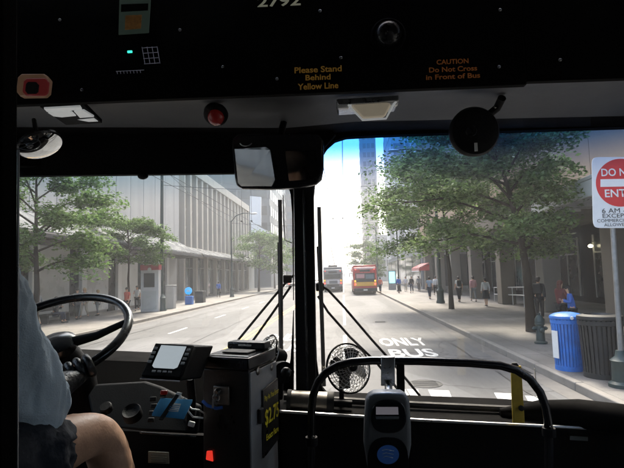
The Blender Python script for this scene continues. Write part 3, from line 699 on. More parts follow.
# yellow strap post on the shelf
t = thing('yellow_bracket', 'worn yellow upright bracket standing on the dashboard shelf behind the grab rail', 'bracket', P(519, 422, 1.57))
mb = MB(); mb.slab([P(513, 423, 1.57), P(525, 423, 1.57), P(521.5, 366, 1.57), P(511, 366, 1.57)], (0, .008, 0)); mb.build('strap', 'yellow_paint', t, bevel=.002)
mb = MB(); mb.lathe(P(521, 408, 1.566), [(.009, 0), (.009, .005), (.004, .007)], 8, (0, -1, 0)); mb.build('bolt', 'rubber', t)
mb = MB(); mb.slab([P(511, 366, 1.572), P(519, 366, 1.572), P(517, 363, 1.572), P(512.5, 363, 1.572)], (0, .006, 0)); mb.build('tip', 'rubber', t)
mb = MB(); mb.tube([P(536.5, 386, 1.6), P(534.5, 368, 1.6)], .0016, 6); mb.build('thin_rod', 'white_plastic', t)

# driver's cowl, left
mb = MB()
tabc = [(-160, 343), (65, 347.5), (147, 351), (205, 353), (240, 362)]
cw = []
for px in range(-160, 241, 16):
    g = PW(px, lerp_tab(tabc, px)+1, -.04); e = V((g.x, 1.70, g.z-.004)); f = V((g.x, 1.60, g.z-.10)); h = V((g.x, 1.545, g.z-.26)); k_ = V((g.x, 1.56, FLOOR))
    cw.append((g, e, f, h, k_))
for A, B in zip(cw, cw[1:]):
    for i in range(4): mb.quad(A[i], B[i], B[i+1], A[i+1])
cowl = mb.build('driver_dashboard', 'cowl_black', bus, angle=60)
mb = MB(); g, e, f, h, k_ = cw[-1]; mb.slab([g, e, f, h, k_, V((g.x, g.y, FLOOR))], (.02, 0, 0)); mb.build('end_panel', 'black_plastic', cowl)
# slate instrument panel facing the driver
mb = MB()
ins = [P(87, 396, 1.47), P(95, 384, 1.5), P(145, 381, 1.5), P(160, 386, 1.48), P(200, 405, 1.40), P(196, 434, 1.36), P(142, 431, 1.36), P(118, 428, 1.37), P(92, 420, 1.40)]
mb.slab(ins, (0, .03, -.01)); ip = mb.build('instrument_panel', 'dash_slate', bus, bevel=.008, seg=3)
c = P(132.5, 414, 1.36); mb = MB(); mb.lathe(c, [(.027, -.01), (.027, .012), (.0245, .016), (.018, .012), (.016, .011)], 28, V((0, -.6, .8))); mb.build('knob', 'black_plastic', ip)
mb = MB(); mb.lathe(P(106, 408, 1.385), [(.018, -.01), (.018, .006), (.015, .009)], 24, V((0, -.6, .8))); mb.build('knob', 'black_plastic', ip)
mb = MB()
for i, (x, y) in enumerate(((153, 399), (154, 406), (152, 413), (151, 420), (163, 394))): mb.obox(P(x, y, 1.352), (.018, .008, .012), rotm(-.6, 0, .1))
mb.build('rocker_switch', 'rubber', ip, bevel=.002)
mb = MB(); mb.tube([P(140, 432.5, 1.345), P(160, 434, 1.345), P(196, 437, 1.345)], .003, 6); mb.build('edge', 'black_gloss', ip)
mb = MB(); mb.slab([P(148, 463, 1.32), P(169, 464, 1.32), P(168.5, 452.5, 1.33), P(148, 451.5, 1.33)], (0, .004, 0)); lp = mb.build('label_plate', 'plate_cream', bus, bevel=.001)
mb = MB()
for y in (454.5, 457, 459.5, 462): mb.tube([P(151, y, 1.3185), P(166, y+.4, 1.3185)], .0009, 4)
mb.build('print', 'plate_ink', lp)
mb = MB(); mb.slab([P(-20, 480, 1.38), P(210, 480, 1.38), P(210, 436, 1.40), P(110, 430, 1.42), P(-20, 430, 1.42)], (0, .02, 0)); mb.build('knee_panel', 'header_black', bus)

# steering wheel
WC = V((-.895, 1.41, 2.035)); AL = R(30); WR = .222
wx, wy_ = V((1, 0, 0)), V((0, math.cos(AL), math.sin(AL))); wn = wx.cross(wy_)
def wheel_pt(deg, r=WR, off=0): return WC + wx*(r*math.cos(R(deg))) + wy_*(r*math.sin(R(deg))) + wn*off
t = thing('steering_wheel', 'large black steering wheel in front of the driver', 'steering wheel', WC)
mb = MB(); mb.tube([wheel_pt(a) for a in range(0, 360, 6)], .0140, 14, closed=True); mb.build('rim', 'black_gloss', t)
for a0 in (-90, 20, 160):
    mb = MB(); mb.tube([wheel_pt(a0, .035, -.035), wheel_pt(a0, .12, -.03), wheel_pt(a0, .19, -.01), wheel_pt(a0, .232, 0)], [.018, .013, .011, .012], 10); mb.build('spoke', 'black_plastic', t)
mb = MB(); mb.lathe(WC-wn*.055, [(.055, 0), (.062, .012), (.06, .03), (.045, .040), (.012, .044)], 28, wn); mb.build('hub', 'black_gloss', t)
mb = MB(); mb.tube([WC-wn*.05, WC-wn*.16+V((0, .05, 0)), V((-.875, 1.60, 1.55))], [.05, .06, .07], 16); mb.build('column', 'black_plastic', t)
# small dark pod with gauge rings on the cowl (seen through the wheel)
mb = MB(); c = P(60, 357, 1.55)
t2 = thing('gauge_pod', 'rounded black gauge pod on the driver dashboard, seen through the steering wheel', 'gauge pod', c)
mb.ball(c+V((0, .02, 0)), (.062, .05, .046)); mb.build('hood', 'black_plastic', t2)
for dx in (-.03, .012):
    mb = MB(); cc = c+V((dx, -.03, .006)); mb.tube([cc+V((.021*math.cos(R(a)), -.002*math.sin(R(a)), .021*math.sin(R(a)))) for a in range(0, 360, 20)], .0035, 6, closed=True); mb.build('gauge_ring', 'steel', t2)
t2 = None
# ---------------------------------------------------------------- display terminal
DY0, DY1 = 1.20, 1.305
def dpt(u, v, off=0.0):
    """u 0..1 left-right, v 0..1 bottom-top on the slanted face"""
    b = P(139.6+41.4*u, 378.5+2.5*u, DY0); tp = P(155+41*u, 343.7+2.3*u, DY1)
    p = b.lerp(tp, v); 
    return p + DN*off
DN = (P(181, 381, DY0)-P(139.6, 378.5, DY0)).cross(P(155, 343.7, DY1)-P(139.6, 378.5, DY0)).normalized()
if DN.y > 0: DN = -DN
t = thing('display_terminal', 'grey bezelled driver display terminal with a bright screen and side buttons', 'display terminal', P(168, 385, 1.26))
mb = MB(); mb.slab([dpt(0, 0), dpt(1, 0), dpt(1, 1), dpt(0, 1)], V((.028, .085, -.012))); mb.build('housing', 'black_plastic', t, bevel=.005, seg=3)
mb = MB(); mb.slab([dpt(.03, .04, .001), dpt(.97, .04, .001), dpt(.97, .97, .001), dpt(.03, .97, .001)], DN*.006); mb.build('bezel', 'dash_slate', t, bevel=.004, seg=3)
mb = MB(); sc_ = [(.20, .30), (.26, .25), (.74, .25), (.81, .30), (.81, .90), (.20, .90)]; mb.slab([dpt(u, v, .0075) for u, v in sc_], DN*.001); mb.build('screen', 'lcd', t)
for u, vs in ((.10, (.40, .53, .66, .79)), (.90, (.40, .53, .66, .79))):
    for v in vs: mb = MB(); mb.slab([dpt(u-.045, v-.035, .008), dpt(u+.045, v-.035, .008), dpt(u+.045, v+.035, .008), dpt(u-.045, v+.035, .008)], DN*.003); mb.build('button', 'button_grey', t, bevel=.001)
for u in (.30, .43, .56, .69): mb = MB(); mb.slab([dpt(u-.045, .12, .008), dpt(u+.045, .12, .008), dpt(u+.045, .17, .008), dpt(u-.045, .17, .008)], DN*.003); mb.build('button', 'button_grey', t, bevel=.001)
mb = MB(); mb.slab([dpt(.02, -.035), dpt(.98, -.035), dpt(.98, -.01), dpt(.02, -.01)], DN*.003); mb.build('lower_trim', 'edge_strip', t)
mb = MB(); mb.tube([P(190, 378, 1.34), P(192, 400, 1.37), P(190, 430, 1.38)], .012, 10); mb.build('stalk', 'black_plastic', t)

# ticket pad, straps and papers
t = thing('ticket_pad', 'blue ticket pad held by a dark strap below the display terminal', 'ticket pad', P(172, 411, 1.27))
mb = MB(); mb.slab([P(151.5, 416, 1.25), P(184, 419.5, 1.25), P(192.5, 402, 1.29), P(160, 400.5, 1.29)], (0, .004, .006)); mb.build('pad', 'ticket_blue', t, bevel=.001)
mb = MB()
mb.slab([P(167, 411, 1.258), P(178, 412, 1.258), P(181, 404, 1.276), P(170, 403, 1.276)], (0, -.001, .001)); mb.build('printed_panel', 'paper', t)
mb = MB()
for k in range(4): mb.tube([P(168.5+k*.7, 410-k*1.7, 1.2555+k*.004), P(177.5+k*.7, 410.8-k*1.7, 1.2555+k*.004)], .0008, 4)
mb.build('print', 'ticket_blue', t)
mb = MB(); mb.slab([P(159, 420, 1.245), P(163, 420.5, 1.245), P(179, 396, 1.285), P(176, 395, 1.285)], (0, -.002, .003)); mb.build('strap', 'rubber', t)
mb = MB()
mb.slab([P(170, 402, 1.29), P(176, 403, 1.29), P(182, 393, 1.31), P(177, 392, 1.31)], (0, .002, 0)); mb.slab([P(178, 403, 1.292), P(183, 404, 1.292), P(181, 395, 1.31), P(178, 394, 1.31)], (0, .002, 0)); mb.build('card', 'paper', t)
t = thing('white_cable', 'loose white cable looping beside the blue ticket pad', 'cable', P(195, 408, 1.3))
mb = MB(); mb.tube([P(184, 398, 1.32), P(190, 404, 1.31), P(188, 411, 1.3), P(193, 417, 1.3), P(203, 418, 1.32)], .0028, 6); mb.tube([P(186, 403, 1.32), P(192, 409, 1.31), P(199, 410, 1.31), P(204, 413, 1.33)], .0022, 6); mb.build('cord', 'white_plastic', t)
mb = MB(); mb.obox(P(191.5, 424, 1.33), (.018, .008, .014), rotm(0, .3, 0)); mb.build('plug', 'paper', t, bevel=.002)
mb = MB(); mb.obox(P(164, 392.5, 1.31), (.02, .01, .012)); meta(mb.build('red_switch', 'red_lamp', None, bevel=.003), 'small red switch just below the display terminal', 'switch')

# ---------------------------------------------------------------- farebox
FLp, FRp, BRp = P(203, 420, 1.35), P(249, 420, 1.30), P(275.5, 420, 1.48)
BLp = FLp+(BRp-FRp)
def fb(z, s=1.0, corners=(FLp, FRp, BRp, BLp)):
    c = sum(corners, V((0, 0, 0)))/4; return [V((c.x+(q.x-c.x)*s, c.y+(q.y-c.y)*s, z)) for q in corners]
zt = P(249, 371, 1.30).z; ztop = P(249, 358.3, 1.30).z
t = thing('farebox', 'tall black bus farebox with a key lock and yellow price lettering on its side', 'farebox', V(((FLp.x+BRp.x)/2, (FLp.y+BRp.y)/2, FLOOR)))
mb = MB(); mb.hexa(fb(FLOOR), fb(zt)); mb.build('cabinet', 'farebox_black', t, bevel=.004)
mb = MB(); mb.hexa(fb(zt+.001, 1.05), fb(ztop, 1.05)); mb.build('head', 'black_gloss', t, bevel=.005, seg=3)
fx = (FRp-FLp).normalized(); fy = (BRp-FRp).normalized(); fx.z = fy.z = 0
def ftop(u, v, dz=0): return V((0, 0, ztop+dz)) + V((FLp.x, FLp.y, 0)).lerp(V((FRp.x, FRp.y, 0)), u) + (V((BRp.x, BRp.y, 0))-V((FRp.x, FRp.y, 0)))*v
mb = MB(); mb.slab([ftop(.22, .30, .001), ftop(.80, .30, .001), ftop(.80, .62, .001), ftop(.22, .62, .001)], (0, 0, .004)); mb.build('coin_slot', 'rubber', t, bevel=.002)
mb = MB(); mb.slab([ftop(.06, .70, .001), ftop(.94, .70, .001), ftop(.94, .98, .001), ftop(.06, .98, .001)], (0, 0, .022)); mb.build('bill_intake', 'farebox_black', t, bevel=.005)
mb = MB(); mb.slab([ftop(.35, .68, .012), ftop(.65, .68, .012), ftop(.65, .68, .016), ftop(.35, .68, .016)], (0, -.003, 0)); mb.build('bill_slot', 'edge_strip', t)
mb = MB(); mb.slab([ftop(.04, .06, .001), ftop(.96, .06, .001), ftop(.96, .09, .001), ftop(.04, .09, .001)], (0, 0, .002)); mb.build('trim', 'edge_strip', t)
# side panel
def fs(u, z, off=0.0): 
    nn = V((fy.y, -fy.x, 0)); p = FRp.lerp(BRp, u); return V((p.x, p.y, z)) + nn*off
zz = lambda py, u=0.5: (P(FRp.lerp(BRp, u).x and 262, py, 1.39)).z
zA, zB = zz(374), zz(462)
mb = MB(); mb.slab([fs(.0, FLOOR+.05, .001), fs(1, FLOOR+.05, .001), fs(1, zt-.006, .001), fs(.0, zt-.006, .001)], fs(0, 0, .006)-fs(0, 0, 0)); mb.build('side_frame', 'farebox_grey', t, bevel=.002)
mb = MB(); mb.slab([fs(.36, zz(455), .0075), fs(.98, zz(449), .0075), fs(.98, zz(384), .0075), fs(.36, zz(388), .0075)], fs(0, 0, .006)-fs(0, 0, 0)); mb.build('price_panel', 'farebox_black', t, bevel=.003)
ud = V((fy.x, fy.y, 0)); 
def side_text(body, u, py, size, wide=1.0): lettering(body, fs(u, zz(py), .0155), ud*wide, V((0, 0, 1)), size, 'letter_yellow', t, bold=size*.015)
side_text('$2.75', .68, 417, .060, .82); side_text('Pay As You Enter', .68, 397, .021, .75); side_text('Exact Fare', .68, 436.5, .024, .95)
mb = MB(); mb.slab([fs(.20, zz(418), .0075), fs(.33, zz(418), .0075), fs(.33, zz(404), .0075), fs(.20, zz(404), .0075)], fs(0, 0, .012)-fs(0, 0, 0)); mb.build('latch', 'rubber', t, bevel=.003)
for u, py, s_ in ((.78, 358, .009), (.25, 355, .011)):
    mb = MB(); mb.lathe(fs(u, zz(py+13), .002), [(s_, 0), (s_, .007), (s_*.6, .010)], 16, V((fy.y, -fy.x, 0))); mb.build('lock', 'worn_steel', t)
# front lock plate with keys
def ff(u, py, off=0.0):
    p = FLp.lerp(FRp, u); z = P(226, py, 1.325).z; n_ = V((-fx.y, fx.x, 0)); n_ = n_ if n_.y < 0 else -n_
    return V((p.x, p.y, z))+n_*off
nf = ff(0, 400, 1)-ff(0, 400, 0)
mb = MB(); mb.slab([ff(.28, 404, .001), ff(.62, 404, .001), ff(.62, 385.5, .001), ff(.28, 385.5, .001)], nf*.010); kp = mb.build('lock_plate', 'worn_steel', t, bevel=.003)
mb = MB(); mb.lathe(ff(.40, 391, .011), [(.010, 0), (.010, .008), (.006, .012)], 18, nf); mb.build('lock', 'steel', kp)
mb = MB(); mb.tube([ff(.40, 396, .022)+V((.010*math.cos(R(a)), 0, .010*math.sin(R(a)))) for a in range(0, 360, 30)], .0013, 6, closed=True)
mb.slab([ff(.37, 395, .02), ff(.42, 395, .02), ff(.42, 403, .02), ff(.37, 403, .02)], nf*.002); mb.slab([ff(.33, 398, .024), ff(.37, 397, .024), ff(.36, 406, .024), ff(.32, 406, .024)], nf*.002); mb.build('keys', 'steel', kp)
mb = MB(); mb.tube([ff(.06, 402, .012), ff(.2, 405, .02), ff(.4, 407, .02), ff(.5, 406, .014)], .0045, 8); mb.build('key_strap', 'cl_blue', kp)
mb = MB(); mb.slab([ff(.08, 462, .001), ff(.24, 463, .001), ff(.22, 452, .001), ff(.10, 453, .001)], nf*.005); mb.build('indicator_lamp', 'red_glow', t, bevel=.004, seg=3)

# ---------------------------------------------------------------- grab rail, reader, fans, can
GY = 1.45
rail = [(311.5, 560), (311.5, 440), (311.5, 412), (313, 396), (318, 382), (326, 372.5), (338, 365.5), (352, 362), (372, 360.5), (420, 361), (470, 363), (500, 365.5), (516, 370), (530, 379), (540, 392), (545.5, 406), (548, 420), (549, 440), (550, 560)]
t = thing('grab_rail', 'black tubular grab rail loop standing in front of the kerbside windscreen', 'grab rail', (P(430, 500, GY).x, GY, FLOOR))
mb = MB(); mb.tube([P(x, y, GY) for x, y in rail], .0122, 14); mb.build('tube', 'black_gloss', t)
for q_ in (P(549, 432, GY), P(311.5, 441, GY)): mb = MB(); mb.lathe(q_, [(.018, -.012), (.019, 0), (.018, .012)], 16); mb.build('collar', 'black_plastic', t)
for q_ in (P(551, 427, GY-.013), P(313, 437, GY-.013)): mb = MB(); mb.lathe(q_, [(.005, 0), (.004, .005)], 10, (0, -1, 0)); mb.build('screw', 'steel', t)
mb = MB(); mb.slab([P(396.5, 364, GY+.004), P(404.5, 364, GY+.004), P(405.5, 412, 1.60), P(397.5, 412, 1.60)], (0, .01, 0)); mb.build('support', 'black_plastic', t, bevel=.002)
# reader
RY = 1.30
t = thing('card_reader', 'grey fare card reader with black oval face and blue emblem, hung on the grab rail', 'card reader', P(388, 430, RY))
def rr_outline(): return [(369, 396.5), (374, 393.5), (388, 392.8), (402, 393.5), (407.5, 396.5), (410, 402), (411.5, 425), (411.8, 446), (409, 462), (405, 480), (401, 500), (375, 500), (370, 480), (366.5, 462), (364, 446), (364.5, 425), (366, 402)]
mb = MB(); mb.slab([P(x, y, RY) for x, y in rr_outline()], (0, .055, 0)); mb.build('body', 'reader_grey', t, bevel=.012, seg=4)
def oval(cx, cy, a, b, p=2.6, n=32):
    o_ = []
    for k in range(n):
        th = 2*math.pi*k/n; c_, s_ = math.cos(th), math.sin(th)
        o_.append((cx+a*abs(c_)**(2/p)*(1 if c_ > 0 else -1), cy+b*abs(s_)**(2/p)*(1 if s_ > 0 else -1)))
    return o_
mb = MB(); mb.slab([P(x, y, RY-.001) for x, y in oval(388.5, 416, 17.5, 16.8)], (0, -.006, 0)); face = mb.build('face', 'black_gloss', t, bevel=.003, seg=3)
mb = MB(); mb.slab([P(x, y, RY-.008) for x, y in ((376, 407), (398, 407), (398.5, 414.5), (376, 414.5))], (0, -.001, 0)); mb.build('screen', 'lcd_dim', t)
mb = MB(); mb.slab([P(x, y, RY-.008) for x, y in ((375.5, 416.3), (399, 416.3), (398.5, 418.6), (376, 418.6))], (0, -.006, 0)); mb.build('ledge', 'reader_grey', t, bevel=.001)
mb = MB(); mb.slab([P(x, y, RY-.001) for x, y in oval(388, 464, 20.5, 27, 2.8)], (0, -.004, 0)); mb.build('target_area', 'black_plastic', t, bevel=.003, seg=3)
mb = MB(); mb.slab([P(x, y, RY-.0055) for x, y in oval(388, 454.5, 11, 9.5, 2)], (0, -.001, 0)); em = mb.build('emblem', 'logo_blue', t)
mb = MB()
for k in range(3): mb.tube([P(382+k*.5, 450.5+k*3.4, RY-.0075), P(386, 449.5+k*3.4, RY-.0075), P(394-k*.5, 451+k*3.4, RY-.0075)], .0008, 4)
mb.build('print', 'paper', em)
mb = MB(); mb.slab([P(381, 386, GY-.018), P(395, 386, GY-.018), P(395, 358, GY-.018), P(381, 358, GY-.018)], (0, .005, 0)); mb.slab([P(381, 358.5, GY-.018), P(395, 358.5, GY-.018), P(395, 357, GY+.02), P(381, 357, GY+.02)], (0, 0, .004)); mb.build('clamp', 'steel', t, bevel=.003)
mb = MB(); mb.tube([P(388.5, 384, GY-.022), P(388.5, 397, RY+.03)], .011, 14); mb.build('neck', 'steel', t)
mb = MB()
for x, y in ((385, 366), (391, 366), (388, 373), (385, 380), (391, 380)): mb.lathe(P(x, y, GY-.0185), [(.003, 0), (.002, .002)], 8, (0, -1, 0))
mb.build('screw', 'worn_steel', t)

def fan(cpx, cpy, Y, r, yaw, pitch, label, loc_stand):
    c = P(cpx, cpy, Y); t = thing('cage_fan', label, 'fan', c, 'wire caged dashboard fans')
    q = rotm(pitch, 0, yaw); ax = q @ V((0, -1, 0)); u = q @ V((1, 0, 0)); w = u.cross(ax)
    pr = lambda rr, s: s*(.42*r)*math.sqrt(max(0, 1-(rr/r)**2.4))
    mb = MB()
    for s in (1, -1):
        for k in range(1, 9):
            rr = r*k/8.0; mb.tube([c+u*rr*math.cos(a*math.pi/14)+w*rr*math.sin(a*math.pi/14)+ax*pr(rr, s) for a in range(28)], .0011, 4, closed=True)
        for a in range(0, 360, 12):
            mb.tube([c+(u*math.cos(R(a+k_*5))+w*math.sin(R(a+k_*5)))*(r*k_/6.0)+ax*pr(r*k_/6.0, s) for k_ in range(1, 7)], .0009, 4)
    mb.build('cage', 'steel', t)
    mb = MB(); mb.tube([c+u*r*1.01*math.cos(a*math.pi/16)+w*r*1.01*math.sin(a*math.pi/16) for a in range(32)], .0035, 8, closed=True); mb.build('rim', 'black_plastic', t)
    for k in range(4):
        a = k*math.pi/2+.4; e1 = u*math.cos(a)+w*math.sin(a); e2 = -u*math.sin(a)+w*math.cos(a); mb = MB()
        mb.slab([c+e1*.012+e2*.008+ax*.006, c+e1*.012-e2*.008-ax*.006, c+e1*r*.75-e2*r*.34-ax*.012, c+e1*r*.88+e2*r*.02, c+e1*r*.74+e2*r*.26+ax*.012], ax*.0015); mb.build('blade', 'rubber', t)
    mb = MB(); mb.lathe(c-ax*.07, [(.018, 0), (.026, .01), (.028, .045), (.022, .06), (.014, .062)], 20, ax); mb.build('motor', 'black_plastic', t)
    mb = MB(); mb.lathe(c+ax*.43*r, [(.014, -.004), (.014, .003), (.010, .006)], 18, ax); mb.build('badge', 'black_plastic', t)
    mb = MB(); mb.tube([c-ax*.05, c-ax*.06+V((0, 0, -.05)), V(loc_stand)], .009, 10); mb.build('stand', 'black_plastic', t)
    return t
fan(348.5, 368, 1.66, .082, R(28), R(-14), 'wire caged fan in front of the windscreen, just right of the centre pillar', P(342, 410, 1.70))
fan(268, 353, 1.70, .064, R(-60), R(-20), 'smaller wire caged fan half hidden behind the farebox', P(268, 410, 1.72))
t = thing('spot_lamp', 'small black swivel lamp with a round lens between farebox and centre pillar', 'lamp', P(283, 372, 1.55))
mb = MB(); mb.tube([P(276, 368, 1.63), P(282, 371.5, 1.56), P(284, 372.5, 1.53)], [.020, .034, .034], 18); mb.build('housing', 'black_plastic', t)
mb = MB(); mb.lathe(P(286, 372.5, 1.512), [(.017, 0), (.016, .006), (.010, .012), (.002, .014)], 20, (.25, -1, 0)); mb.build('lens', 'black_gloss', t)
mb = MB(); mb.tube([P(281, 374, 1.57), P(280, 398, 1.62)], .010, 10); mb.build('stem', 'black_plastic', t)
t = thing('steel_canister', 'short horizontal steel canister on the shelf at the foot of the centre pillar', 'canister', P(311, 402, 1.66))
mb = MB(); mb.tube([P(288.5, 401, 1.66), P(331, 403, 1.66)], .036, 24); mb.build('body', 'worn_steel', t)
for a, b in ((287.5, 291.5), (327, 334)):
    mb = MB(); mb.tube([P(a, 401+(a-288)*.05, 1.66), P(b, 401+(b-288)*.05, 1.66)], .0385, 24); mb.build('end_band', 'rubber', t)
mb = MB(); mb.tube([P(333, 403, 1.66), P(352, 404, 1.66)], .012, 12); mb.build('spout', 'black_plastic', t)
t = None

# ---------------------------------------------------------------- wipers, outside the glass
def wiper(label, blade, pivot, arms, hooks):
    t = thing('wiper', label, 'wiper', PW(*blade[0], .06), 'windscreen wipers parked beside the centre pillar')
    mb = MB(); mb.tube([PW(x, y, .06) for x, y in blade], .0085, 8); mb.build('blade', 'rubber', t)
    mb = MB(); (xa, ya), (xb, yb) = blade[0], blade[-1]
    mb.tube([PW(xa-1.5, ya+(yb-ya)*.22, .085), PW(xa-1.5+(xb-xa)*.5, ya+(yb-ya)*.5, .10), PW(xb-1.5, ya+(yb-ya)*.80, .085)], .005, 6); mb.build('blade_holder', 'black_plastic', t)
    mb = MB(); mb.obox(PW(*pivot, .10), (.035, .03, .035)); mb.build('joint', 'black_plastic', t, bevel=.005)
    for a in arms:
        mb = MB(); mb.tube([PW(x, y, .10) for x, y in a], .0052, 8); mb.build('arm', 'black_plastic', t)
    for a in hooks:
        mb = MB(); mb.tube([PW(x, y, .09) for x, y in a], .0025, 6); mb.build('washer_hose', 'rubber', t)
wiper('upright wiper with twin arms on the driver side of the centre pillar', [(280, 200), (281, 290), (281.5, 392)], (287.5, 279),
      [[(294, 275), (288, 280), (262, 311), (230, 350), (205, 372)], [(291, 286), (274, 311), (252, 342), (225, 375)]],
      [[(283, 195), (284, 225), (285, 240), (292, 243)]])
wiper('upright wiper with twin arms on the kerb side of the centre pillar', [(319, 207), (321, 290), (324, 386)], (320, 287),
      [[(317, 283), (328, 290), (343, 306), (372, 340), (392, 362), (420, 396)], [(318, 296), (328, 312), (350, 337), (376, 362), (400, 392)]],
      [])
# ---------------------------------------------------------------- driver seat
t = thing('driver_seat', 'dark green driver seat under the seated driver', 'seat', (-.85, .68, FLOOR))
mb = MB(); mb.obox((-.85, .72, 1.66), (.50, .50, .12)); mb.build('cushion', 'seat_fabric', t, bevel=.03, seg=4)
mb = MB(); mb.obox((-.85, .44, 2.02), (.48, .10, .66), rotm(R(6), 0, 0)); mb.build('backrest', 'seat_fabric', t, bevel=.03, seg=4)
mb = MB(); mb.obox((-.85, .7, 1.28), (.3, .3, .64)); mb.build('pedestal', 'black_plastic', t, bevel=.01)
t = None
def onx(px, x, py=300):
    d = ray(px, py); return x*d.y/d.x
# ================================================================ PEOPLE
def fingers(palm, direction, side, up, L, curl=0.5, r=.008):
    """five curled finger chains; returns tube MBs merged into one MB"""
    mb = MB(); d = V(direction).normalized(); s = V(side).normalized(); u = V(up).normalized()
    for k, (off, ln) in enumerate(((-.030, .86), (-.010, 1.0), (.011, .95), (.030, .74))):
        p0 = V(palm)+s*off*L/.085+d*L*.35; pts = [p0-d*L*.2, p0]; a = 0; p = p0
        for seg in (.42, .30, .22):
            a += curl; p = p + (d*math.cos(a)-u*math.sin(a))*L*ln*seg; pts.append(p)
        mb.tube(pts, [r*1.0, r*1.05, r, r*.9, r*.62], 8)
    p0 = V(palm)-s*.034*L/.085; pts = [p0+s*.006, p0-s*L*.22+d*L*.15-u*L*.1*curl, p0-s*L*.28+d*L*.48-u*L*.25*curl, p0-s*L*.20+d*L*.72-u*L*.4*curl]
    mb.tube(pts, [r*1.3, r*1.2, r*1.05, r*.7], 8)
    return mb
def mb_mesh(mb):
    me = bpy.data.meshes.new('m'); me.from_pydata(mb.v, [], mb.f); me.update(); return me

# ---- driver, seated, right arm to the wheel
drv = thing('person', 'bus driver in light blue short sleeved shirt and dark shorts, gloved hand on wheel', 'person', (-.85, .75, FLOOR))
hip, kneeR, ankR, toeR = V((-.755, .82, 1.835)), V((-.665, 1.27, 1.80)), V((-.59, 1.43, 1.33)), V((-.58, 1.56, 1.25))
hipL, kneeL, ankL, toeL = V((-.95, .82, 1.80)), V((-1.04, 1.26, 1.765)), V((-1.05, 1.38, 1.33)), V((-1.05, 1.50, 1.25))
sR, eR, hR = V((-.715, .93, 2.175)), V((-.715, 1.07, 1.865)), wheel_pt(-46)+V((-.012, -.040, -.005))
sL, eL, hL = V((-1.04, .88, 2.20)), V((-1.14, 1.08, 1.95)), wheel_pt(180+50)+V((.02, -.06, .01))
pel, belly, chest, neck, head0, head1 = V((-.85, .74, 1.80)), V((-.85, .74, 1.94)), V((-.855, .80, 2.12)), V((-.86, .84, 2.30)), V((-.86, .88, 2.40)), V((-.86, .89, 2.52))
vs = [pel, belly, chest, neck, head0, head1, sR, eR, hR, sL, eL, hL, hip, kneeR, ankR, toeR, hipL, kneeL, ankL, toeL, (hip+kneeR)/2, (kneeR+ankR)/2+V((0, -.03, .03))]
rd = [.12, .115, .12, .055, .085, .085, .042, .043, .030, .062, .043, .030, .085, .060, .038, .030, .085, .060, .038, .03, .078, .054]
ed = [(0, 1), (1, 2), (2, 3), (3, 4), (4, 5), (2, 6), (6, 7), (7, 8), (2, 9), (9, 10), (10, 11), (0, 12), (12, 20), (20, 13), (13, 21), (21, 14), (14, 15), (0, 16), (16, 17), (17, 18), (18, 19)]
bm_ = skin_eval(vs, ed, rd, sub=3)
wrinkle(bm_, .0022, 22, (1, 1, 1), 5)
mbh = MB()    # nose, ears, lips on the head
mbh.ball(V((-.86, .985, 2.455)), (.014, .02, .024)); mbh.ball(V((-.86, .965, 2.41)), (.024, .01, .008))
for s in (-1, 1): mbh.ball(V((-.86+s*.083, .88, 2.455)), (.010, .02, .03))
mesh_obj('body', join_mesh([bm_, mb_mesh(mbh)]), 'skin', drv)
mbe = MB()
for s in (-1, 1): mbe.ball(V((-.86+s*.032, .962, 2.475)), .011)
mbe.build('eyes', 'cl_black', drv)
mbe = MB(); mbe.ball(V((-.86, .875, 2.53)), (.094, .105, .065)); mbe.ball(V((-.86, .835, 2.46)), (.088, .06, .08)); mbe.build('hair', 'hair_dark', drv)
# shirt: torso and short sleeves
slR = sR.lerp(eR, .92)+V((.004, .008, 0.01)); slL = sL.lerp(eL, .86)
sm = skin_eval([pel+V((0, 0, .03)), belly, chest, neck+V((-.01, -.03, -.07)), sR, sR.lerp(eR, .5)+V((.006, -.012, -.01)), slR, slR+V((.004, .03, -.012)), sL, sL.lerp(eL, .45), slL],
 [(0, 1), (1, 2), (2, 3), (2, 4), (4, 5), (5, 6), (6, 7), (2, 8), (8, 9), (9, 10)], [.165, .160, .150, .070, .074, .076, .074, .068, .075, .074, .072], sub=4)
wrinkle(sm, .016, 11, (1.5, 1, .42), 3); wrinkle(sm, .0065, 30, (1.6, 1.2, .5), 8); mesh_obj('shirt', sm, 'driver_shirt', drv)
shp = skin_eval([pel, hip, hip.lerp(kneeR, .40), hip.lerp(kneeR, .74), hipL, hipL.lerp(kneeL, .75)], [(0, 1), (1, 2), (2, 3), (0, 4), (4, 5)], [.15, .105, .098, .088, .105, .090], sub=4)
wrinkle(shp, .011, 15, (.6, 1, 1), 9); wrinkle(shp, .005, 34, (.6, 1, 1), 2)
mesh_obj('shorts', shp, 'driver_shorts', drv)
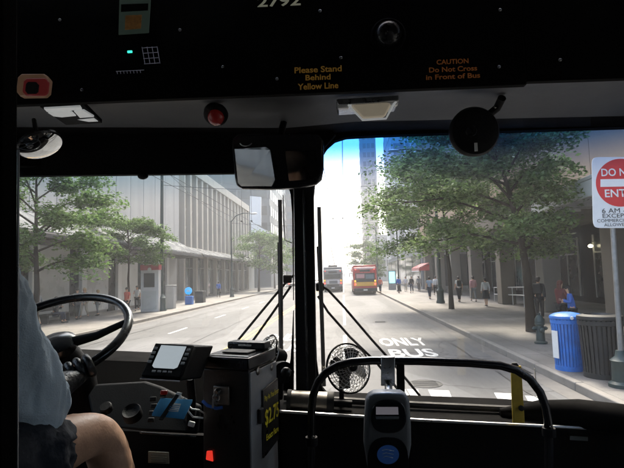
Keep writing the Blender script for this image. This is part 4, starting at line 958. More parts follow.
# gloves wrapping the rim, tips bare
for hand, deg, sgn, name in ((hR, -46, 1, 'glove'), (hL, 230, -1, 'glove')):
    rim = wheel_pt(deg); tang = (wheel_pt(deg+4)-wheel_pt(deg-4)).normalized()*sgn; out_ = (rim-WC).normalized()
    palm = rim+out_*.030-wn*.004
    m1 = skin_eval([palm-out_*-.0+V((0, 0, 0)), hand.lerp(eR if sgn > 0 else eL, .22), hand.lerp(eR if sgn > 0 else eL, .50), hand.lerp(eR if sgn > 0 else eL, .80), palm+tang*.022-out_*.008, palm-tang*.026-out_*.008], [(0, 1), (1, 2), (2, 3), (0, 4), (0, 5)], [(.038, .026), .036, .041, .047, (.024, .022), (.024, .022)])
    mbf = MB(); mbt = MB()
    for k in range(4):
        base = palm + tang*(-.034+.023*k); ln = (.9, 1.0, .95, .8)[k]
        pts = []; 
        for j in range(7):
            a = R(-40+46*j*ln); ctr = rim+tang*(-.034+.023*k); rr = .0165+.0095
            pts.append(ctr + out_*(rr*math.cos(a)) + wn*(rr*math.sin(a)))
        mbf.tube(pts[:5], [.0120, .0118, .0112, .0108, .0104], 10); mbt.tube(pts[4:], [.0088, .0086, .0065], 10)
    th = [palm-tang*.03-wn*.01, palm-tang*.045-out_*.02+wn*.0, rim-tang*.040-out_*.012+wn*.020, rim-tang*.030-out_*.024+wn*.012]
    mbf.tube(th[:3], [.015, .0135, .012], 10); mbt.tube(th[2:], [.0098, .0075], 10)
    g_ = mesh_obj('glove', join_mesh([m1, mb_mesh(mbf)]), 'glove', drv)
    mesh_obj('fingertips', mb_mesh(mbt), 'skin', drv)
for a, b in ((ankR, toeR), (ankL, toeL)):
    me = skin_eval([a+V((0, 0, .03)), a+V((0, -.02, -.06)), b+V((0, 0, -.03))], [(0, 1), (1, 2)], [.047, .05, (.048, .03)]); mesh_obj('shoe', me, 'shoe', drv)

# ---- pedestrians
def pedestrian(label, px, py, Y=None, h=1.72, top='cl_white', legs='cl_navy', hair='hair_dark', skin='skin', face=0.0, stride=.25, phase=1, long_hair=False, bag=None, skirt=False, arms=0, seated=False, short=False, pos=None, group='people on the pavements', lean=0.0):
    loc = pos if pos else (G(px, py, .15) if Y is None else V((P(px, py, Y).x, Y, .15)))
    if loc.x < -14.9: loc = V((-14.7, onx(px, -14.7), .15))
    t = thing('person', label, 'person', loc, group); t.rotation_euler = (0, 0, R(face)); s = h/1.75
    def S(x, y, z): return V((x, y, z))*s
    hz = .92
    if seated:
        hz = .50; kn = [S(.10*k, .42, .50) for k in (1, -1)]; an = [S(.11*k, .46, .09) for k in (1, -1)]
    else:
        kn = [S(.085, stride*.42*phase+.03, .50), S(-.085, -stride*.30*phase+.03, .50)]
        an = [S(.085, stride*.72*phase-.01, .09), S(-.085, -stride*.85*phase-.02, .13)]
    to = [a+S(0, .15, -.045) for a in an]
    dz = hz-.92
    L_ = lambda z: lean*(z-.9)
    pl = S(0, 0, hz); be = S(0, L_(1.1), 1.10+dz); ch = S(0, .0+L_(1.35), 1.32+dz); nk = S(0, .01+L_(1.5), 1.50+dz); h0 = S(0, .03+L_(1.6), 1.59+dz); h1 = S(0, .03+L_(1.7), 1.68+dz)
    sh_ = [S(.175, L_(1.4), 1.42+dz), S(-.175, L_(1.4), 1.42+dz)]
    if arms == 0: el = [S(.215, -.05-stride*.25*phase, 1.14+dz), S(-.215, -.05+stride*.25*phase, 1.14+dz)]; ha = [S(.215, .07-stride*.55*phase, .90+dz), S(-.215, .07+stride*.55*phase, .90+dz)]
    elif arms == 1: el = [S(.22, .06, 1.16+dz), S(-.22, .06, 1.16+dz)]; ha = [S(.10, .30, 1.25+dz), S(-.10, .30, 1.22+dz)]
    else: el = [S(.23, .02, 1.16+dz), S(-.215, -.03, 1.14+dz)]; ha = [S(.14, .26, 1.30+dz), S(-.215, .06, .92+dz)]
    vs = [pl, be, ch, nk, h0, h1, S(.09, 0, hz-.05), kn[0], an[0], to[0], S(-.09, 0, hz-.05), kn[1], an[1], to[1], sh_[0], el[0], ha[0], sh_[1], el[1], ha[1]]
    rd = [q if hasattr(q, '__len__') else q for q in [.115, .11, .125, .05, .082, .080, .082, .052, .036, .03, .082, .052, .036, .03, .05, .038, .026, .05, .038, .026]]
    rd = [r_*s for r_ in rd]
    ed = [(0, 1), (1, 2), (2, 3), (3, 4), (4, 5), (0, 6), (6, 7), (7, 8), (8, 9), (0, 10), (10, 11), (11, 12), (12, 13), (2, 14), (14, 15), (15, 16), (2, 17), (17, 18), (18, 19)]
    me = skin_eval(vs, ed, rd, sub=1)
    extra = MB(); extra.ball(S(0, .115+L_(1.62), 1.625+dz), (.013*s, .02*s, .02*s), 8, 6)
    for k in (-1, 1): extra.ball(S(.078*k, .03+L_(1.62), 1.63+dz), (.01*s, .018*s, .028*s), 8, 6)
    ms = [me, mb_mesh(extra)]
    for k in (0, 1):
        d = (ha[k]-el[k]).normalized(); ms.append(mb_mesh(fingers(ha[k]+d*.03*s, d, V((0, 1, 0)) if abs(d.y) < .8 else V((1, 0, 0)), V((1 if k == 0 else -1, 0, 0)), .085*s, .35, .008*s)))
    b = mesh_obj('body', join_mesh(ms), skin, t, world=False)
    sl = [sh_[k].lerp(el[k], .75) if short else ha[k].lerp(el[k], .08) for k in (0, 1)]
    shv = [S(0, 0, hz-.09), be, ch, S(0, L_(1.46), 1.46+dz), sh_[0], el[0] if not short else sh_[0].lerp(el[0], .4), sl[0], sh_[1], el[1] if not short else sh_[1].lerp(el[1], .4), sl[1]]
    me = skin_eval(shv, [(0, 1), (1, 2), (2, 3), (2, 4), (4, 5), (5, 6), (2, 7), (7, 8), (8, 9)], [r_*s for r_ in (.155, .14, .15, .07, .070, .058, .048, .070, .058, .048)], sub=1)
    mesh_obj('shirt', me, top, t, world=False)
    if skirt:
        mb = MB(); mb.lathe((0, 0, 0), [(.24*s, .48*s), (.20*s, .70*s), (.16*s, .95*s), (.13*s, 1.0*s)], 16); mb.build('skirt', legs, t, local=True)
    else:
        e0 = [an[k].lerp(kn[k], .12) for k in (0, 1)]
        me = skin_eval([pl, S(.09, 0, hz-.05), kn[0], e0[0], S(-.09, 0, hz-.05), kn[1], e0[1]], [(0, 1), (1, 2), (2, 3), (0, 4), (4, 5), (5, 6)], [r_*s for r_ in (.14, .105, .072, .056, .105, .072, .056)], sub=1)
        mesh_obj('trousers', me, legs, t, world=False)
    mb = MB(); hc = S(0, .015+L_(1.67), 1.675+dz); mb.ball(hc, (.096*s, .108*s, .092*s), 14, 8); mb.ball(hc+S(0, -.045, -.05), (.085*s, .07*s, .09*s), 12, 8)
    if long_hair: mb.ball(hc+S(0, -.06, -.15), (.09*s, .05*s, .15*s), 12, 8)
    mb.build('hair', hair, t, local=True)
    for k in (0, 1):
        mb = MB(); mb.ball(an[k]+S(0, .055, -.045), (.05*s, .14*s, .045*s), 12, 6); mb.build('shoe', 'shoe', t, local=True)
    if bag == 'backpack': mb = MB(); mb.obox(S(0, -.21, 1.28+dz), (.30*s, .17*s, .42*s)); mb.build('backpack', 'cl_black', t, bevel=.05, seg=3, local=True)
    if bag == 'shoulder':
        mb = MB(); mb.obox(S(.24, -.02, .98+dz), (.12*s, .30*s, .26*s)); mb.build('bag', 'cl_black', t, bevel=.03, seg=3, local=True)
        mb = MB(); mb.tube([S(.24, -.02, 1.1+dz), S(.17, .0, 1.49+dz), S(0, .16, 1.3+dz)], .012, 6); mb.build('bag_strap', 'cl_black', t, local=True)
    return t
ped = pedestrian
# kerb side, walking away or standing
ped('man in pale blue shirt and dark trousers walking left of the lamp post', 430, 299, h=1.74, top='cl_lightblue', legs='cl_navy', stride=.35, short=True)
ped('person in white shirt just ahead of the pale blue shirted man', 436, 295.5, h=1.74, top='cl_white', legs='cl_black', stride=.3, phase=-1)
ped('man in white shirt with black backpack walking behind the right street tree', 459.5, 302, h=1.76, top='cl_white', legs='cl_black', stride=.3, short=True, bag='backpack')
ped('man in pink shirt and grey trousers walking past the arcade', 474, 301.5, h=1.74, top='cl_pink', legs='cl_grey', stride=.35, phase=-1)
ped('dark haired woman in white jumper and black skirt walking past the arcade', 486.5, 306.5, h=1.68, top='cl_white', legs='cl_black', skirt=True, stride=.2)
ped('person in black with a backpack standing behind the green hydrant', 540.5, 321, h=1.78, top='cl_black', legs='cl_black', stride=.12, bag='backpack', face=-30)
ped('woman with auburn hair in maroon coat standing beside the person in blue', 563, 331, h=1.68, top='cl_maroon', legs='cl_black', hair='hair_red', long_hair=True, stride=.05, face=-70, arms=1)
ped('dark haired person in bright blue jacket behind the two litter bins', 574.5, 336, h=1.55, top='cl_blue', legs='cl_black', long_hair=True, stride=.05, face=70, arms=1, lean=.12)
ped('person in blue top standing near the lit blue kiosk', 399, 293, h=1.75, top='cl_blue', legs='cl_black', stride=.12, face=20)
ped('person in dark coat waiting beyond the lamp post on the right pavement', 412, 293, h=1.75, top='cl_black', legs='cl_navy', stride=.1, face=150, bag='shoulder')
ped('person in white top and khaki trousers near the red awning', 406, 291.5, h=1.7, top='cl_white', legs='cl_khaki', stride=.25, face=170)
ped('person in red top at the kerb beside the red bus', 380.5, 293, h=1.7, top='cl_red', legs='cl_navy', stride=.2, face=10)
ped('person in grey top far along the right pavement', 419, 291.5, h=1.72, top='cl_grey', legs='cl_black', stride=.25)
# far side
ped('woman in orange red top and black trousers standing left of the white kiosk', 127.0, 311, pos=V((-12.5, onx(127, -12.5), .15)), h=1.66, top='cl_red', legs='cl_black', long_hair=True, stride=.05, face=160, short=True)
ped('woman in white top and black trousers standing against the white kiosk', 137, 311, h=1.70, top='cl_white', legs='cl_black', long_hair=True, stride=.05, face=190, arms=2, short=True)
ped('blond person in denim jacket and pale trousers on the far pavement', 84.5, 314, h=1.70, top='cl_denim', legs='cl_khaki', hair='hair_blond', long_hair=True, stride=.3, face=175)
ped('dark haired person in grey beside the blond pedestrian on the far pavement', 77, 311.5, h=1.70, top='cl_grey', legs='cl_black', long_hair=True, stride=.15, face=-120)
ped('short blond person in pale top further behind the far pavement', 98, 309, h=1.55, top='cl_khaki', legs='cl_grey', hair='hair_blond', stride=.1, face=90)
ped('red haired person in grey top behind the near street tree', 37.5, 316, h=1.72, top='cl_grey', legs='cl_khaki', hair='hair_red', long_hair=True, stride=.25, face=90)
ped('person in black seated on the bench by the far building', 56, 316, h=1.74, top='cl_black', legs='cl_navy', seated=True, stride=0, face=-95, arms=1)
ped('person in blue walking under the finned building', 218.5, 297.5, h=1.72, top='cl_blue', legs='cl_black', stride=.25)
# ================================================================ STREET
CL, CR = -10.6, 4.12          # kerb lines
FLX, FRX = -15.9, 9.6         # facades
def onx(px, x, py=300):
    d = ray(px, py); return x*d.y/d.x
mb = MB(); mb.box(-140, 140, -50, 620, -.5, -.012); structure('ground', mb, 'pavement', smooth=False)
mb = MB(); mb.quad((CL, -45, 0), (CR, -45, 0), (CR, 600, 0), (CL, 600, 0)); structure('road', mb, 'asphalt', smooth=False)
mb = MB(); mb.quad((CR, 130, .003), (80, 130, .003), (80, 142, .003), (CR, 142, .003)); mb.quad((-80, 86, .003), (CL, 86, .003), (CL, 98, .003), (-80, 98, .003)); structure('side_road', mb, 'asphalt', smooth=False)
for nm, x0, x1, k0, k1, brk in (('pavement', -40, CL-.16, CL-.16, CL, (86, 98)), ('pavement', CR+.16, 40, CR, CR+.16, (130, 142))):
    mb = MB()
    for y0, y1 in ((-45, brk[0]), (brk[1], 590)): mb.box(x0, x1, y0, y1, -.01, .15)
    structure(nm, mb, 'pavement', smooth=False)
    mb = MB(); y = -45.0
    while y < 590:
        L = 1.8 if y < 60 else 20
        if y+L > brk[0] and y < brk[1]: y = brk[1]; continue
        mb.box(k0, k1, y, y+L-.012, -.01, .156); y += L
    structure('kerb', mb, 'kerb', bevel=.02 )
for s, x0, x1 in (('gutter', CR-.36, CR), ('gutter', CL, CL+.36)):
    mb = MB(); mb.quad((x0, -45, .004), (x1, -45, .004), (x1, 128, .004), (x0, 128, .004)); structure('gutter', mb, 'gutter', smooth=False)

def mark(name, quads, m='road_paint'):
    mb = MB()
    for q in quads: mb.quad(*[(x, y, .006) for x, y in q])
    return structure(name, mb, m, smooth=False)
def stripe(x, y0, y1, w): return [(x-w/2, y0), (x+w/2, y0), (x+w/2, y1), (x-w/2, y1)]
mark('centre_line', [stripe(-3.72, 5, 200, .11), stripe(-3.5, 5, 200, .11)], 'yellow_line')
mark('lane_line', [stripe(0.0, 9.2, 17.5, .13), stripe(0.0, 21, 52, .12), stripe(0, 60, 110, .12)])
mark('lane_dashes', [stripe(-7.15, y, y+2.2, .13) for y in range(5, 140, 7)])
mark('crossing_bars', [[(a.x, a.y), (b.x, b.y), (c.x, c.y), (d.x, d.y)] for a, b, c, d in
     [[G(x0, y1), G(x1, y1+.6), G(x1-3, y0+.8), G(x0-4, y0)] for x0, x1, y0, y1 in ((405, 421, 389, 398), (432, 452, 390, 398), (498, 516, 393, 400), (529, 545, 396, 403))]])
def road_text(body, px, py, wpx, y0, y1):
    a, b = G(px-wpx/2, py), G(px+wpx/2, py); L = (b-a).length
    me = text_mesh(body, 1.0, bold=.03); w = max(v.co.x for v in me.vertices)-min(v.co.x for v in me.vertices); h = max(v.co.y for v in me.vertices)-min(v.co.y for v in me.vertices)
    d = G(px, y0).y-G(px, y1).y; c = G(px, (y0+y1)/2); cy = (G(px, y0).y+G(px, y1).y)/2
    for v in me.vertices: v.co = V((c.x+v.co.x*L/w, cy+v.co.y*d/h, .008))
    me.materials.clear(); me.materials.append(M['road_paint'])
    o = bpy.data.objects.new('road_lettering', me); C.objects.link(o); meta(o, kind='structure')
road_text('ONLY', 402.5, 342.5, 47, 338.5, 346.5); road_text('BUS', 412.5, 353.5, 47, 349.5, 357.8)
road_text('ONLY', 283, 338, 36, 334.5, 341.5); road_text('BUS', 284, 348.5, 34, 344.5, 352.5)
def cover(px, py, r, label):
    c = G(px, py); mb = MB(); mb.lathe((c.x, c.y, .002), [(r, 0), (r, .008), (r*.93, .010), (r*.93, .006), (.02, .006)], 28)
    for k in range(-3, 4): mb.box(c.x-r*.7, c.x+r*.7, c.y+k*r*.2-.012, c.y+k*r*.2+.012, .008, .014)
    o = mb.build('manhole_cover', 'iron', None); meta(o, label, 'manhole cover')
cover(425, 384, .34, 'round iron manhole cover in the bus lane just before the crossing bars'); cover(380, 322, .34, 'round iron manhole cover further along the bus lane')
mb = MB(); c = G(436, 371, .0); 
dr = V((3.72, 9.6+1.2, .0)); mb.box(dr.x-.2, dr.x+.25, dr.y-.3, dr.y+.3, .004, .012)
for k in range(-4, 5): mb.box(dr.x-.18, dr.x+.22, dr.y+k*.062-.01, dr.y+k*.062+.01, .012, .02)
meta(mb.build('drain_grate', 'iron', None), 'small iron drain grate in the gutter at the right kerb', 'drain grate')
tp = G(457, 386, .0)
mb = MB(); q = [G(508, 374, .154), G(552, 371, .154), G(562, 380, .154), G(520, 386, .154)]

rs = random.Random(5)
def seam(x0, y0, x1, y1, w, n=14):
    mb = MB(); pts = []
    for i in range(n+1):
        f = i/n; pts.append((x0+(x1-x0)*f+rs.uniform(-.05, .05), y0+(y1-y0)*f+rs.uniform(-.05, .05), w*rs.uniform(.5, 1.3)))
    horiz = abs(x1-x0) > abs(y1-y0)
    for (a0, b0, w0), (a1, b1, w1) in zip(pts, pts[1:]):
        if horiz: mb.quad((a0, b0-w0, .0105), (a1, b1-w1, .0105), (a1, b1+w1, .0105), (a0, b0+w0, .0105))
        else: mb.quad((a0-w0, b0, .0105), (a0+w0, b0, .0105), (a1+w1, b1, .0105), (a1-w1, b1, .0105))
    structure('tar_seam', mb, 'tar', smooth=False)
seam(1.1, 6, 1.3, 30, .016, 30); seam(3.3, 7, 3.1, 40, .014, 34); seam(.1, 12.0, 3.7, 12.3, .018); seam(.1, 19.6, 3.7, 19.3, .02); seam(-3.3, 16, -.2, 16.4, .02); seam(-7, 21, -3.9, 21.4, .02)
seam(-5.2, 12, -5.4, 44, .018, 30); seam(-8.9, 12, -8.6, 50, .02, 30); seam(.1, 33, 3.7, 33.3, .03); seam(-1.9, 14, -2.1, 50, .018, 30)
# ---------------------------------------------------------------- trees
def tree(label, loc, h, trunk_h, rad, seed, r0=.11, leaf=.12, nclump=70, per=110, m='leaf', group='street trees', flat=.55, low=None, name='street_tree', off=(0, 0)):
    rnd = random.Random(seed); t = thing(name, label, 'tree', loc, group); loc = V(loc)
    zc = (h+trunk_h)/2; mb = MB()
    n = 9; axis = []; ax = ay = 0
    for i in range(n):
        f = i/(n-1); axis.append(loc+V((ax+off[0]*f*f*.6, ay+off[1]*f*f*.6, h*.88*f))); ax += rnd.uniform(-.05, .05); ay += rnd.uniform(-.05, .05)
    mb.tube(axis, [r0*(1.25 if i == 0 else 1)*(1-.82*i/(n-1)) for i in range(n)], 10)
    tips = []
    nl = 17
    for k in range(nl):
        f = k/(nl-1); z0 = trunk_h*.92 + (h*.84-trunk_h)*f; a = k*2.4+rnd.uniform(-.3, .3)
        env = math.sin(math.pi*(.22+.70*f))**.8 if True else 1
        L = rad*env*rnd.uniform(.8, 1.12)*(1.0 if off[0] > -1 else (1.0+.12*(-math.cos(a)) if math.cos(a) < 0 else 1-.28*math.cos(a))); i = z0/(h*.88)*(n-1); p0 = axis[int(i)].lerp(axis[min(n-1, int(i)+1)], i-int(i))
        d = V((math.cos(a), math.sin(a), 0)); end = p0+d*L+V((off[0]*.5, off[1]*.5, L*(.28+.35*f)-.28*L*(1-f)+.1)); mid = p0.lerp(end, .5)+V((0, 0, L*.14))
        pts = [p0, p0.lerp(mid, .5)+V((0, 0, .03)), mid, mid.lerp(end, .5)+V((rnd.uniform(-.1, .1), rnd.uniform(-.1, .1), 0)), end]
        rr = r0*.42*(1-.5*f); mb.tube(pts, [rr, rr*.8, rr*.6, rr*.38, rr*.14], 6)
        tips += [(end, 1.0), (pts[3], .9), (mid, .75)]
        for j in range(3):
            q = pts[2+j % 2]; a2 = a+rnd.choice((-1, 1))*rnd.uniform(.5, 1.2); L2 = L*rnd.uniform(.3, .5)
            e2 = q+V((math.cos(a2), math.sin(a2), rnd.uniform(-.15, .35)))*L2; mb.tube([q, q.lerp(e2, .5)+V((0, 0, .04)), e2], [rr*.4, rr*.28, rr*.1], 5); tips += [(e2, .85), (q.lerp(e2, .55), .6)]
    mb.build('trunk', 'bark', t)
    ns = np.random.RandomState(seed); rnd.shuffle(tips)
    while len(tips) < nclump: 
        a, b = rnd.sample(tips, 2); tips.append((a[0].lerp(b[0], rnd.random()*.5)+V((rnd.uniform(-.3, .3), rnd.uniform(-.3, .3), rnd.uniform(-.2, .2))), .7))
    vs = []
    for c, sc in tips[:nclump]:
        k = int(per*rnd.uniform(.6, 1.3)); cr = rad*.27*sc*rnd.uniform(.75, 1.25)
        g = ns.normal(size=(k, 3)); g /= np.linalg.norm(g, axis=1)[:, None]; g *= ns.uniform(.15, 1, (k, 1))**.5*cr; g[:, 2] *= flat
        hor = np.hypot(g[:, 0], g[:, 1]); g[:, 2] -= .42*hor*hor/max(cr, .01)
        ctr = g + np.array(c)-np.array(worigin(t))
        u = ns.normal(size=(k, 3)); u[:, 2] = u[:, 2]*.35-.25; u /= np.linalg.norm(u, axis=1)[:, None]
        w = np.cross(u, ns.normal(size=(k, 3))*np.array([.5, .5, .35])+np.array([0, 0, 1])); w /= np.linalg.norm(w, axis=1)[:, None]
        nn = np.cross(u, w); s = (leaf*ns.uniform(.65, 1.35, (k, 1)))
        a = ctr-u*s*.5; b = ctr+w*s*.30-nn*s*.06; d = ctr+u*s*.5-nn*s*.05; e = ctr-w*s*.30-nn*s*.06
        vs.append(np.stack([a, b, d, e], axis=1).reshape(-1, 3))
    vs = np.concatenate(vs); nq = len(vs)//4; me = bpy.data.meshes.new('crown')
    me.vertices.add(len(vs)); me.vertices.foreach_set('co', vs.astype(np.float32).ravel())
    me.loops.add(nq*4); me.loops.foreach_set('vertex_index', np.arange(nq*4, dtype=np.int32)); me.polygons.add(nq)
    me.polygons.foreach_set('loop_start', np.arange(0, nq*4, 4, dtype=np.int32)); me.update(calc_edges=True); me.validate()
    me.materials.append(M[m]); o = bpy.data.objects.new('crown', me); C.objects.link(o); o.parent = t
    # pavement grate
    return t
def bx(px, x, z=.15): return (x, onx(px, x), z)
tree('street tree with a large layered crown on the right pavement beside the arcade', (6.25, 16.4, .15), 8.4, 2.9, 3.3, 11, r0=.16, leaf=.155, nclump=185, per=185, flat=.42, m='leaf_cool', off=(-1.7, .3))
tree('street tree with low hanging leaves, second along the right pavement', (6.0, 27.0, .15), 9.2, 3.4, 4.6, 12, r0=.13, leaf=.19, nclump=175, per=175, m='leaf', off=(-.5, 0))
tree('near street tree with a broad crown on the far side of the road', bx(36, -11.7), 8.0, 2.7, 2.9, 13, r0=.13, leaf=.15, nclump=160, per=190, m='leaf')
tree('small street tree with a flat spreading crown beside the white kiosk', bx(128.5, -13.3), 6.5, 3.4, 2.7, 14, r0=.09, leaf=.16, nclump=110, per=150, m='leaf', flat=.4)
tree('first hazy street tree beyond the lamp post on the far pavement', bx(259, -12.0), 9.0, 3.2, 4.2, 15, r0=.15, leaf=.26, nclump=100, per=90, m='leaf')
tree('second hazy street tree beyond the lamp post on the far pavement', bx(275, -12.0), 9.6, 3.4, 4.2, 16, r0=.15, leaf=.3, nclump=90, per=80, m='leaf')
tree('pale tree far down the road above the red bus', (5.4, 112, .15), 10.5, 2.5, 4.6, 17, r0=.17, leaf=.42, nclump=90, per=70, m='leaf')
tree('distant tree on the right pavement beyond the red bus', (5.6, 88, .15), 5.8, 2.0, 2.6, 18, r0=.12, leaf=.32, nclump=60, per=60, m='leaf')

# ---------------------------------------------------------------- posts and lamps
def lamp_post(label, x, Y, h, r=.085, arm=2.4, side=1, base=True, top=True):
    t = thing('street_lamp', label, 'lamp post', (x, Y, .15), 'lamp posts'); 
    mb = MB(); mb.tube([(x, Y, .15), (x, Y, h)], [r, r*.7], 14); mb.build('post', 'post_green', t)
    mb = MB(); mb.lathe((x, Y, .15), [(r*2.4, 0), (r*2.4, .12), (r*2.0, .2), (r*1.9, .8), (r*2.1, .85), (r*1.3, .98), (r*1.02, 1.1)], 16); mb.build('base', 'post_green', t)
    if top:
        mb = MB(); mb.tube([(x, Y, h-.1), (x+side*arm*.25, Y, h+.55), (x+side*arm*.6, Y, h+.8), (x+side*arm, Y, h+.78)], [r*.55, r*.5, r*.45, r*.4], 10); mb.build('arm', 'post_green', t)
        mb = MB(); mb.ball((x+side*(arm+.3), Y, h+.72), (.42, .18, .10)); mb.build('lamp_head', 'kiosk_white', t)
    return t
L1 = lamp_post('tall dark green pole standing next to the white kiosk across the road', -12.0, 30.6, 11.5, .13, top=False)
lamp_post('dark green street lamp with a curved arm in front of the finned building', -12.0, onx(232, -12.0), 8.4, .10, 2.2)
lamp_post('dark green lamp post between the walkers and the street tree on the right pavement', 6.5, 32.4, 10.0, .12, 2.4, -1)
lamp_post('slim lamp post on the right pavement near the lit blue kiosk', 6.4, 55, 9.2, .11, 2.4, -1)
lamp_post('hazy lamp post behind the red bus', 5.5, 76, 9.6, .11, 2.2, -1)
# hydrant
c = V((5.5, 14.0, .15)); t = thing('fire_hydrant', 'dark green fire hydrant at the foot of the street tree on the right', 'fire hydrant', c)
c = G(541, 343.5, .15)
t.location = c; ORG[t.name] = c
mb = MB(); mb.lathe(c, [(.17, 0), (.17, .05), (.12, .08), (.105, .5), (.13, .53), (.13, .58), (.11, .6)], 18); mb.build('barrel', 'post_green', t)
mb = MB(); mb.lathe(c+V((0, 0, .6)), [(.125, 0), (.12, .08), (.08, .16), (.03, .19), (.03, .24)], 18); mb.build('bonnet', 'post_green', t)
for s in (1, -1): mb = MB(); mb.lathe(c+V((s*.1, 0, .42)), [(.055, 0), (.055, .07), (.035, .09), (.02, .11)], 12, (s, 0, 0)); mb.build('outlet', 'post_green', t)
mb = MB(); mb.lathe(c+V((0, -.1, .38)), [(.07, 0), (.07, .06), (.04, .09)], 12, (0, -1, 0)); mb.build('outlet', 'post_green', t)

# litter bins
def bin_(name, label, c, r, h, m, dome):
    t = thing(name, label, 'litter bin', c); c = V(c)
    mb = MB(); mb.lathe(c+V((0, 0, .02)), [(r*.80, 0), (r*.80, h*.86)], 32); mb.build('liner', 'bin_black' if m == 'bin_black' else m, t)
    mb = MB(); n = 30
    for k in range(n):
        a = 2*math.pi*k/n; u = V((math.cos(a), math.sin(a), 0)); w = V((-u.y, u.x, 0)); wd = r*2*math.pi/n*.30
        prof = [(r*.86, .04), (r*.90, h*.4), (r*.96, h*.78), (r*1.0, h*.88)]
        for (ra, za), (rb, zb) in zip(prof, prof[1:]):
            A, B = c+u*ra+V((0, 0, za)), c+u*rb+V((0, 0, zb)); mb.hexa([A-w*wd-u*.012, A+w*wd-u*.012, A+w*wd+u*.006, A-w*wd+u*.006], [B-w*wd-u*.012, B+w*wd-u*.012, B+w*wd+u*.006, B-w*wd+u*.006])
    mb.build('slatted_side', m, t, smooth=False)
    mb = MB(); mb.lathe(c, [(r*.87, 0), (r*.9, .0), (r*.9, .09), (r*.86, .1)], 32); mb.build('base_ring', m, t)
    mb = MB()
    for z in (h*.80,): mb.lathe(c+V((0, 0, z)), [(r*.97, 0), (r*1.01, .01), (r*1.01, h*.07), (r*.97, h*.08)], 32)
    mb.build('top_ring', m, t)
    mb = MB()
    if dome: mb.lathe(c+V((0, 0, h*.885)), [(r*1.05, 0), (r*1.07, .03), (r*1.03, .06), (r*.75, .105), (r*.35, .13), (r*.3, .125)], 36)
    else: mb.lathe(c+V((0, 0, h*.885)), [(r*1.02, 0), (r*1.04, .03), (r*1.02, .07), (r*.7, .10), (r*.66, .06), (r*.4, .06)], 36)
    mb.build('lid', m, t)
    return t
cb = V((4.62, 10.2, .15)); cb = G(559.5, 370.5, .15) + V((.26, .1, 0))
t = bin_('recycling_bin', 'bright blue slatted recycling bin with a domed lid beside the kerb', cb, .31, 1.17, 'bin_blue', True)
mb = MB()
for a0, zz0, zz1 in ((196, .25, .80),):
    a = [R(a0-12), R(a0+16)]; pts = [cb+V((.325*math.cos(q), .325*math.sin(q), 0)) for q in a]
    mb.slab([pts[0]+V((0, 0, zz0)), pts[1]+V((0, 0, zz0)), pts[1]+V((0, 0, zz1)), pts[0]+V((0, 0, zz1))], ((pts[0]+pts[1])/2-cb).normalized()*.01)
mb.build('notice', 'paper', t)
mb = MB(); a = R(262); p = cb+V((.335*math.cos(a), .335*math.sin(a), 1.07)); mb.lathe(p, [(.035, 0), (.03, .006)], 14, (math.cos(a), math.sin(a), 0)); mb.build('badge', 'paper', t)
bin_('litter_bin', 'black slatted litter bin right next to the blue recycling bin', G(592, 378, .15)+V((.27, .1, 0)), .38, 1.22, 'bin_black', False)

# do not enter sign
SY = 8.6; t = thing('road_sign', 'white road sign with a red disc reading DO NOT ENTER, on a steel post', 'road sign', (P(622, 385, SY).x, SY, .15))
def sp(px, py, off=0.0): return P(px, py, SY+off)
q = oval(624.5, 192.5, 32, 35.5, 14, 44)
mb = MB(); mb.slab([sp(x-(y-192)*(-.02), y, 0) for x, y in q], (0, .012, 0)); mb.build('plate', 'sign_white', t)
mb = MB(); q = oval(620.5, 182.7, 24.6, 24, 2, 56); mb.slab([sp(x, y, -.0025) for x, y in q], (0, .002, 0)); mb.build('red_disc', 'sign_red', t)
mb = MB(); mb.slab([sp(600.5, 179.3, -.005), sp(641, 178.6, -.005), sp(641, 186.2, -.005), sp(600.5, 186.9, -.005)], (0, .002, 0)); mb.build('white_bar', 'sign_white', t)
def sign_text(body, px, py, wpx, hpx, m, bold=.0):
    a, b = sp(px-20, py+.5, -.008), sp(px+20, py-.5, -.008); ux = (b-a).normalized(); uy = V((0, 0, 1)) - ux*ux.z; uy.normalize()
    fit_text(body, sp(px, py, -.008), ux, uy, wpx/F*SY, hpx/F*SY, m, t, bold=bold)
sign_text('DO NOT', 621, 172, 37, 7.6, 'sign_white', .015); sign_text('ENTER', 622, 193, 32, 7.6, 'sign_white', .015)
sign_text('6 AM - 7 PM', 623.5, 210.3, 40, 4.6, 'sign_ink', 0); sign_text('EXCEPT', 615.5, 215.6, 24, 4.0, 'sign_ink', .0)
sign_text('COMMERCIAL PERMITS', 624, 220.2, 50, 3.0, 'sign_ink', .0); sign_text('ALLOWED', 616, 224.6, 22, 3.0, 'sign_ink', .0)
mb = MB(); mb.tube([sp(610, 178, .05), sp(613.5, 240, .05), (sp(623, 386, .05).x, SY+.05, .15)], .042, 12); mb.build('post', 'post_steel', t)
pb = V((sp(623, 386, .05).x, SY+.05, .15)); mb = MB(); mb.lathe(pb, [(.22, 0), (.22, .06), (.16, .10), (.15, .42), (.17, .45), (.09, .52), (.07, .62)], 20); mb.build('base', 'post_green', t)
mb = MB(); mb.obox(sp(610.5, 168, .03), (.1, .03, .04)); mb.obox(sp(612, 222, .03), (.1, .03, .04)); mb.build('bracket', 'steel', t)

# railing by the arcade
t = thing('railing', 'pale metal handrail in front of the arcade on the right', 'railing', (9.4, 27, .15))
A, B = P(494, 287.5, 33), P(536, 287, 25); mb = MB()
for dz in (0, -.45): mb.tube([A+V((0, 0, dz)), B+V((0, 0, dz))], .03, 8)
mb.build('rail', 'kiosk_white', t)
for k in range(5):
    p = A.lerp(B, k/4); mb = MB(); mb.tube([p, (p.x, p.y, .15)], .025, 8); mb.build('post', 'kiosk_white', t)

